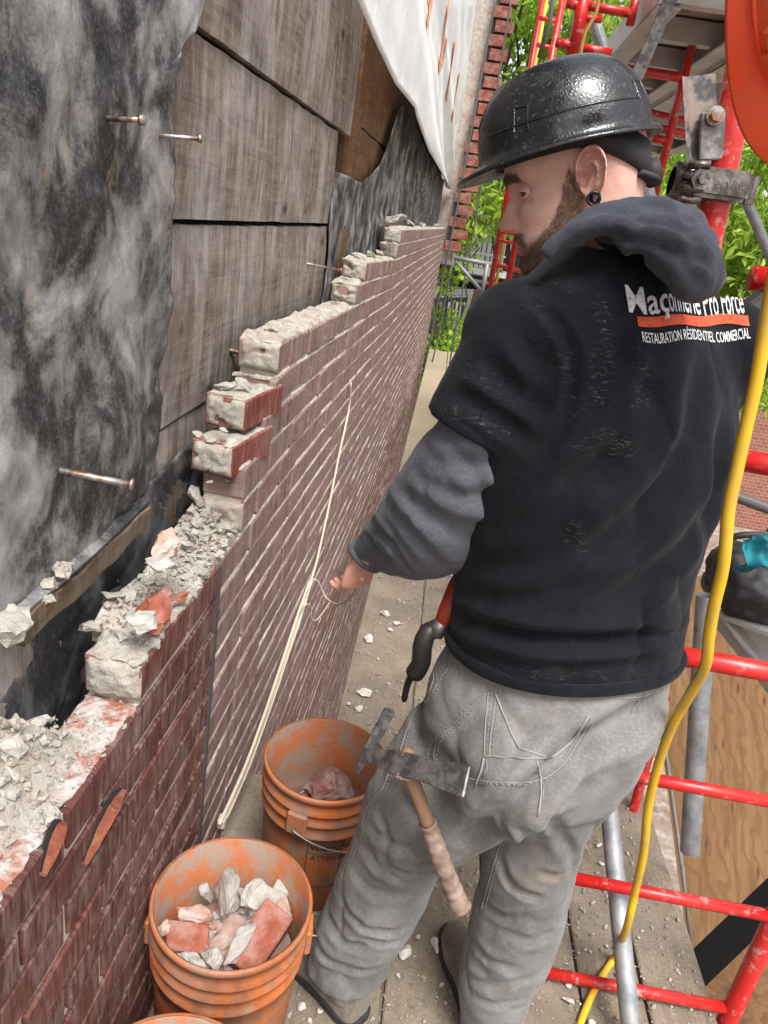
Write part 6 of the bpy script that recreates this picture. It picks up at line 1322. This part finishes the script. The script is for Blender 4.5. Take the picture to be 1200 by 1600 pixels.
def tree(name, label, base, trunk_top, r0, blobs, nclump, nleaf, ll, lw, mat, seed, grp='background trees'):
    r = np.random.default_rng(seed); t = thing(name, tuple(base), label, 'tree' if 'tree' in name else 'shrub', grp); base = np.asarray(base, float); tt = np.asarray(trunk_top, float)
    tr = MB(); mid = (base+tt)/2+np.array([.15, .1, 0]); tr.tube(resample([base, mid, tt], .3), list(np.linspace(r0, r0*.55, len(resample([base, mid, tt], .3)))), 10)
    cl = []
    for (c, rad, w_) in blobs:
        for _ in range(int(nclump*w_)):
            d = nrm(r.normal(size=3)); cl.append(np.asarray(c)+d*np.asarray(rad)*r.uniform(.25, 1)**.6)
    for k in range(0, len(cl), max(1, len(cl)//26)):
        e = cl[k]; s_ = tt if r.random() < .6 else base*.35+tt*.65; m_ = (s_+e)/2+r.normal(0, .2, 3); P_ = resample([s_, m_, e], .25); tr.tube(P_, list(np.linspace(r0*.32, .012, len(P_))), 6)
    obj('trunk', tr, mat_bark, t, smooth=True)
    n = len(cl)*nleaf; C = np.repeat(np.array(cl), nleaf, 0); sz = r.uniform(.22, .5, (len(cl), 1)).repeat(nleaf, 0)
    off = r.normal(size=(n, 3)); off /= np.linalg.norm(off, axis=1, keepdims=True); off *= sz*r.uniform(0, 1, (n, 1))**.5; off[:, 2] *= .7; P_ = C+off
    dr = r.normal(size=(n, 3))*.75+np.array([0, 0, -.75]); dr /= np.linalg.norm(dr, axis=1, keepdims=True); sd = np.cross(dr, r.normal(size=(n, 3))); sd /= np.linalg.norm(sd, axis=1, keepdims=True); nm = np.cross(dr, sd)
    L = (ll*r.uniform(.6, 1.35, (n, 1))); W_l = lw*L/ll
    V = np.stack([P_, P_+dr*L*.45+sd*W_l+nm*L*.08, P_+dr*L-nm*L*.06, P_+dr*L*.45-sd*W_l+nm*L*.08], 1).reshape(-1, 3)
    F = (np.arange(n)[:, None]*4+np.array([[0, 1, 2, 3]])); me = bpy.data.meshes.new('crown'); me.from_pydata(V.tolist(), [], F.tolist()); me.update()
    o = obj('crown', me, mat, t, recalc=False); o['kind'] = 'stuff'; return t
tree('tree', 'tall bright green tree filling the gap above the black hard hat', (1.2, 13.5, -2.6), (.9, 13.5, 2.6), .2, [(PY(800, 100, 12.5), (1.5, 1.2, 1.4), 1), (PY(900, 30, 13), (1.6, 1.2, 1.5), 1), (PY(770, 250, 12), (.9, .8, .7), .6), (PY(960, 120, 13), (1.5, 1, 1.3), .7), (PY(765, 340, 11.5), (.35, .5, .3), .2), (PY(740, 60, 13.5), (.8, .8, 1.4), .5)], 52, 60, .15, .03, ml1, 11)
tree('tree', 'darker green tree standing behind the red scaffold at upper right', (3.3, 11, -2.6), (3.1, 11, 1.6), .16, [(PY(1080, 300, 10.5), (1.5, 1, 1.1), 1), (PY(1180, 330, 10), (1.2, 1, 1.2), 1), (PY(1190, 470, 9.5), (.9, .8, .9), .8), (PY(1000, 280, 11), (1.1, .8, .9), .6), (PY(1020, 60, 12), (1.3, .9, 1.2), .5), (PY(1170, 560, 9.5), (.7, .7, .6), .5)], 52, 60, .14, .028, ml1, 12)
tree('tree', 'distant mid green tree behind the other trees', (2.5, 20, -2.6), (2.2, 20, 3), .25, [(PY(880, 160, 19), (3.2, 1.2, 2.6), 1), (PY(1080, 250, 19), (3.2, 1.2, 2.6), 1), (PY(740, 150, 20), (1.3, 1, 3), .4), (PY(1190, 420, 18), (2.2, 1.2, 2.2), .7)], 24, 45, .24, .05, ml2, 13)
tree('shrub', 'lime green leafy shrub low beside the wall end', (.15, 11.6, -2.6), (.1, 11.6, -.6), .05, [(PY(688, 545, 11.5), (.28, .3, .22), .4), (PY(672, 610, 11.2), (.25, .3, .4), .4), (PY(690, 500, 11.6), (.16, .2, .16), .15), (PY(662, 690, 11), (.25, .3, .4), .4)], 70, 60, .075, .024, ml3, 14, None)
tree('shrub', 'small leafy sprig at the corner of the brick wall top', (.0, 11.3, -2.6), (-.05, 11.3, .9), .03, [(PY(701, 375, 11.3), (.1, .1, .18), .2), (PY(694, 425, 11.2), (.06, .1, .2), .2)], 50, 24, .12, .04, ml3, 15, None)
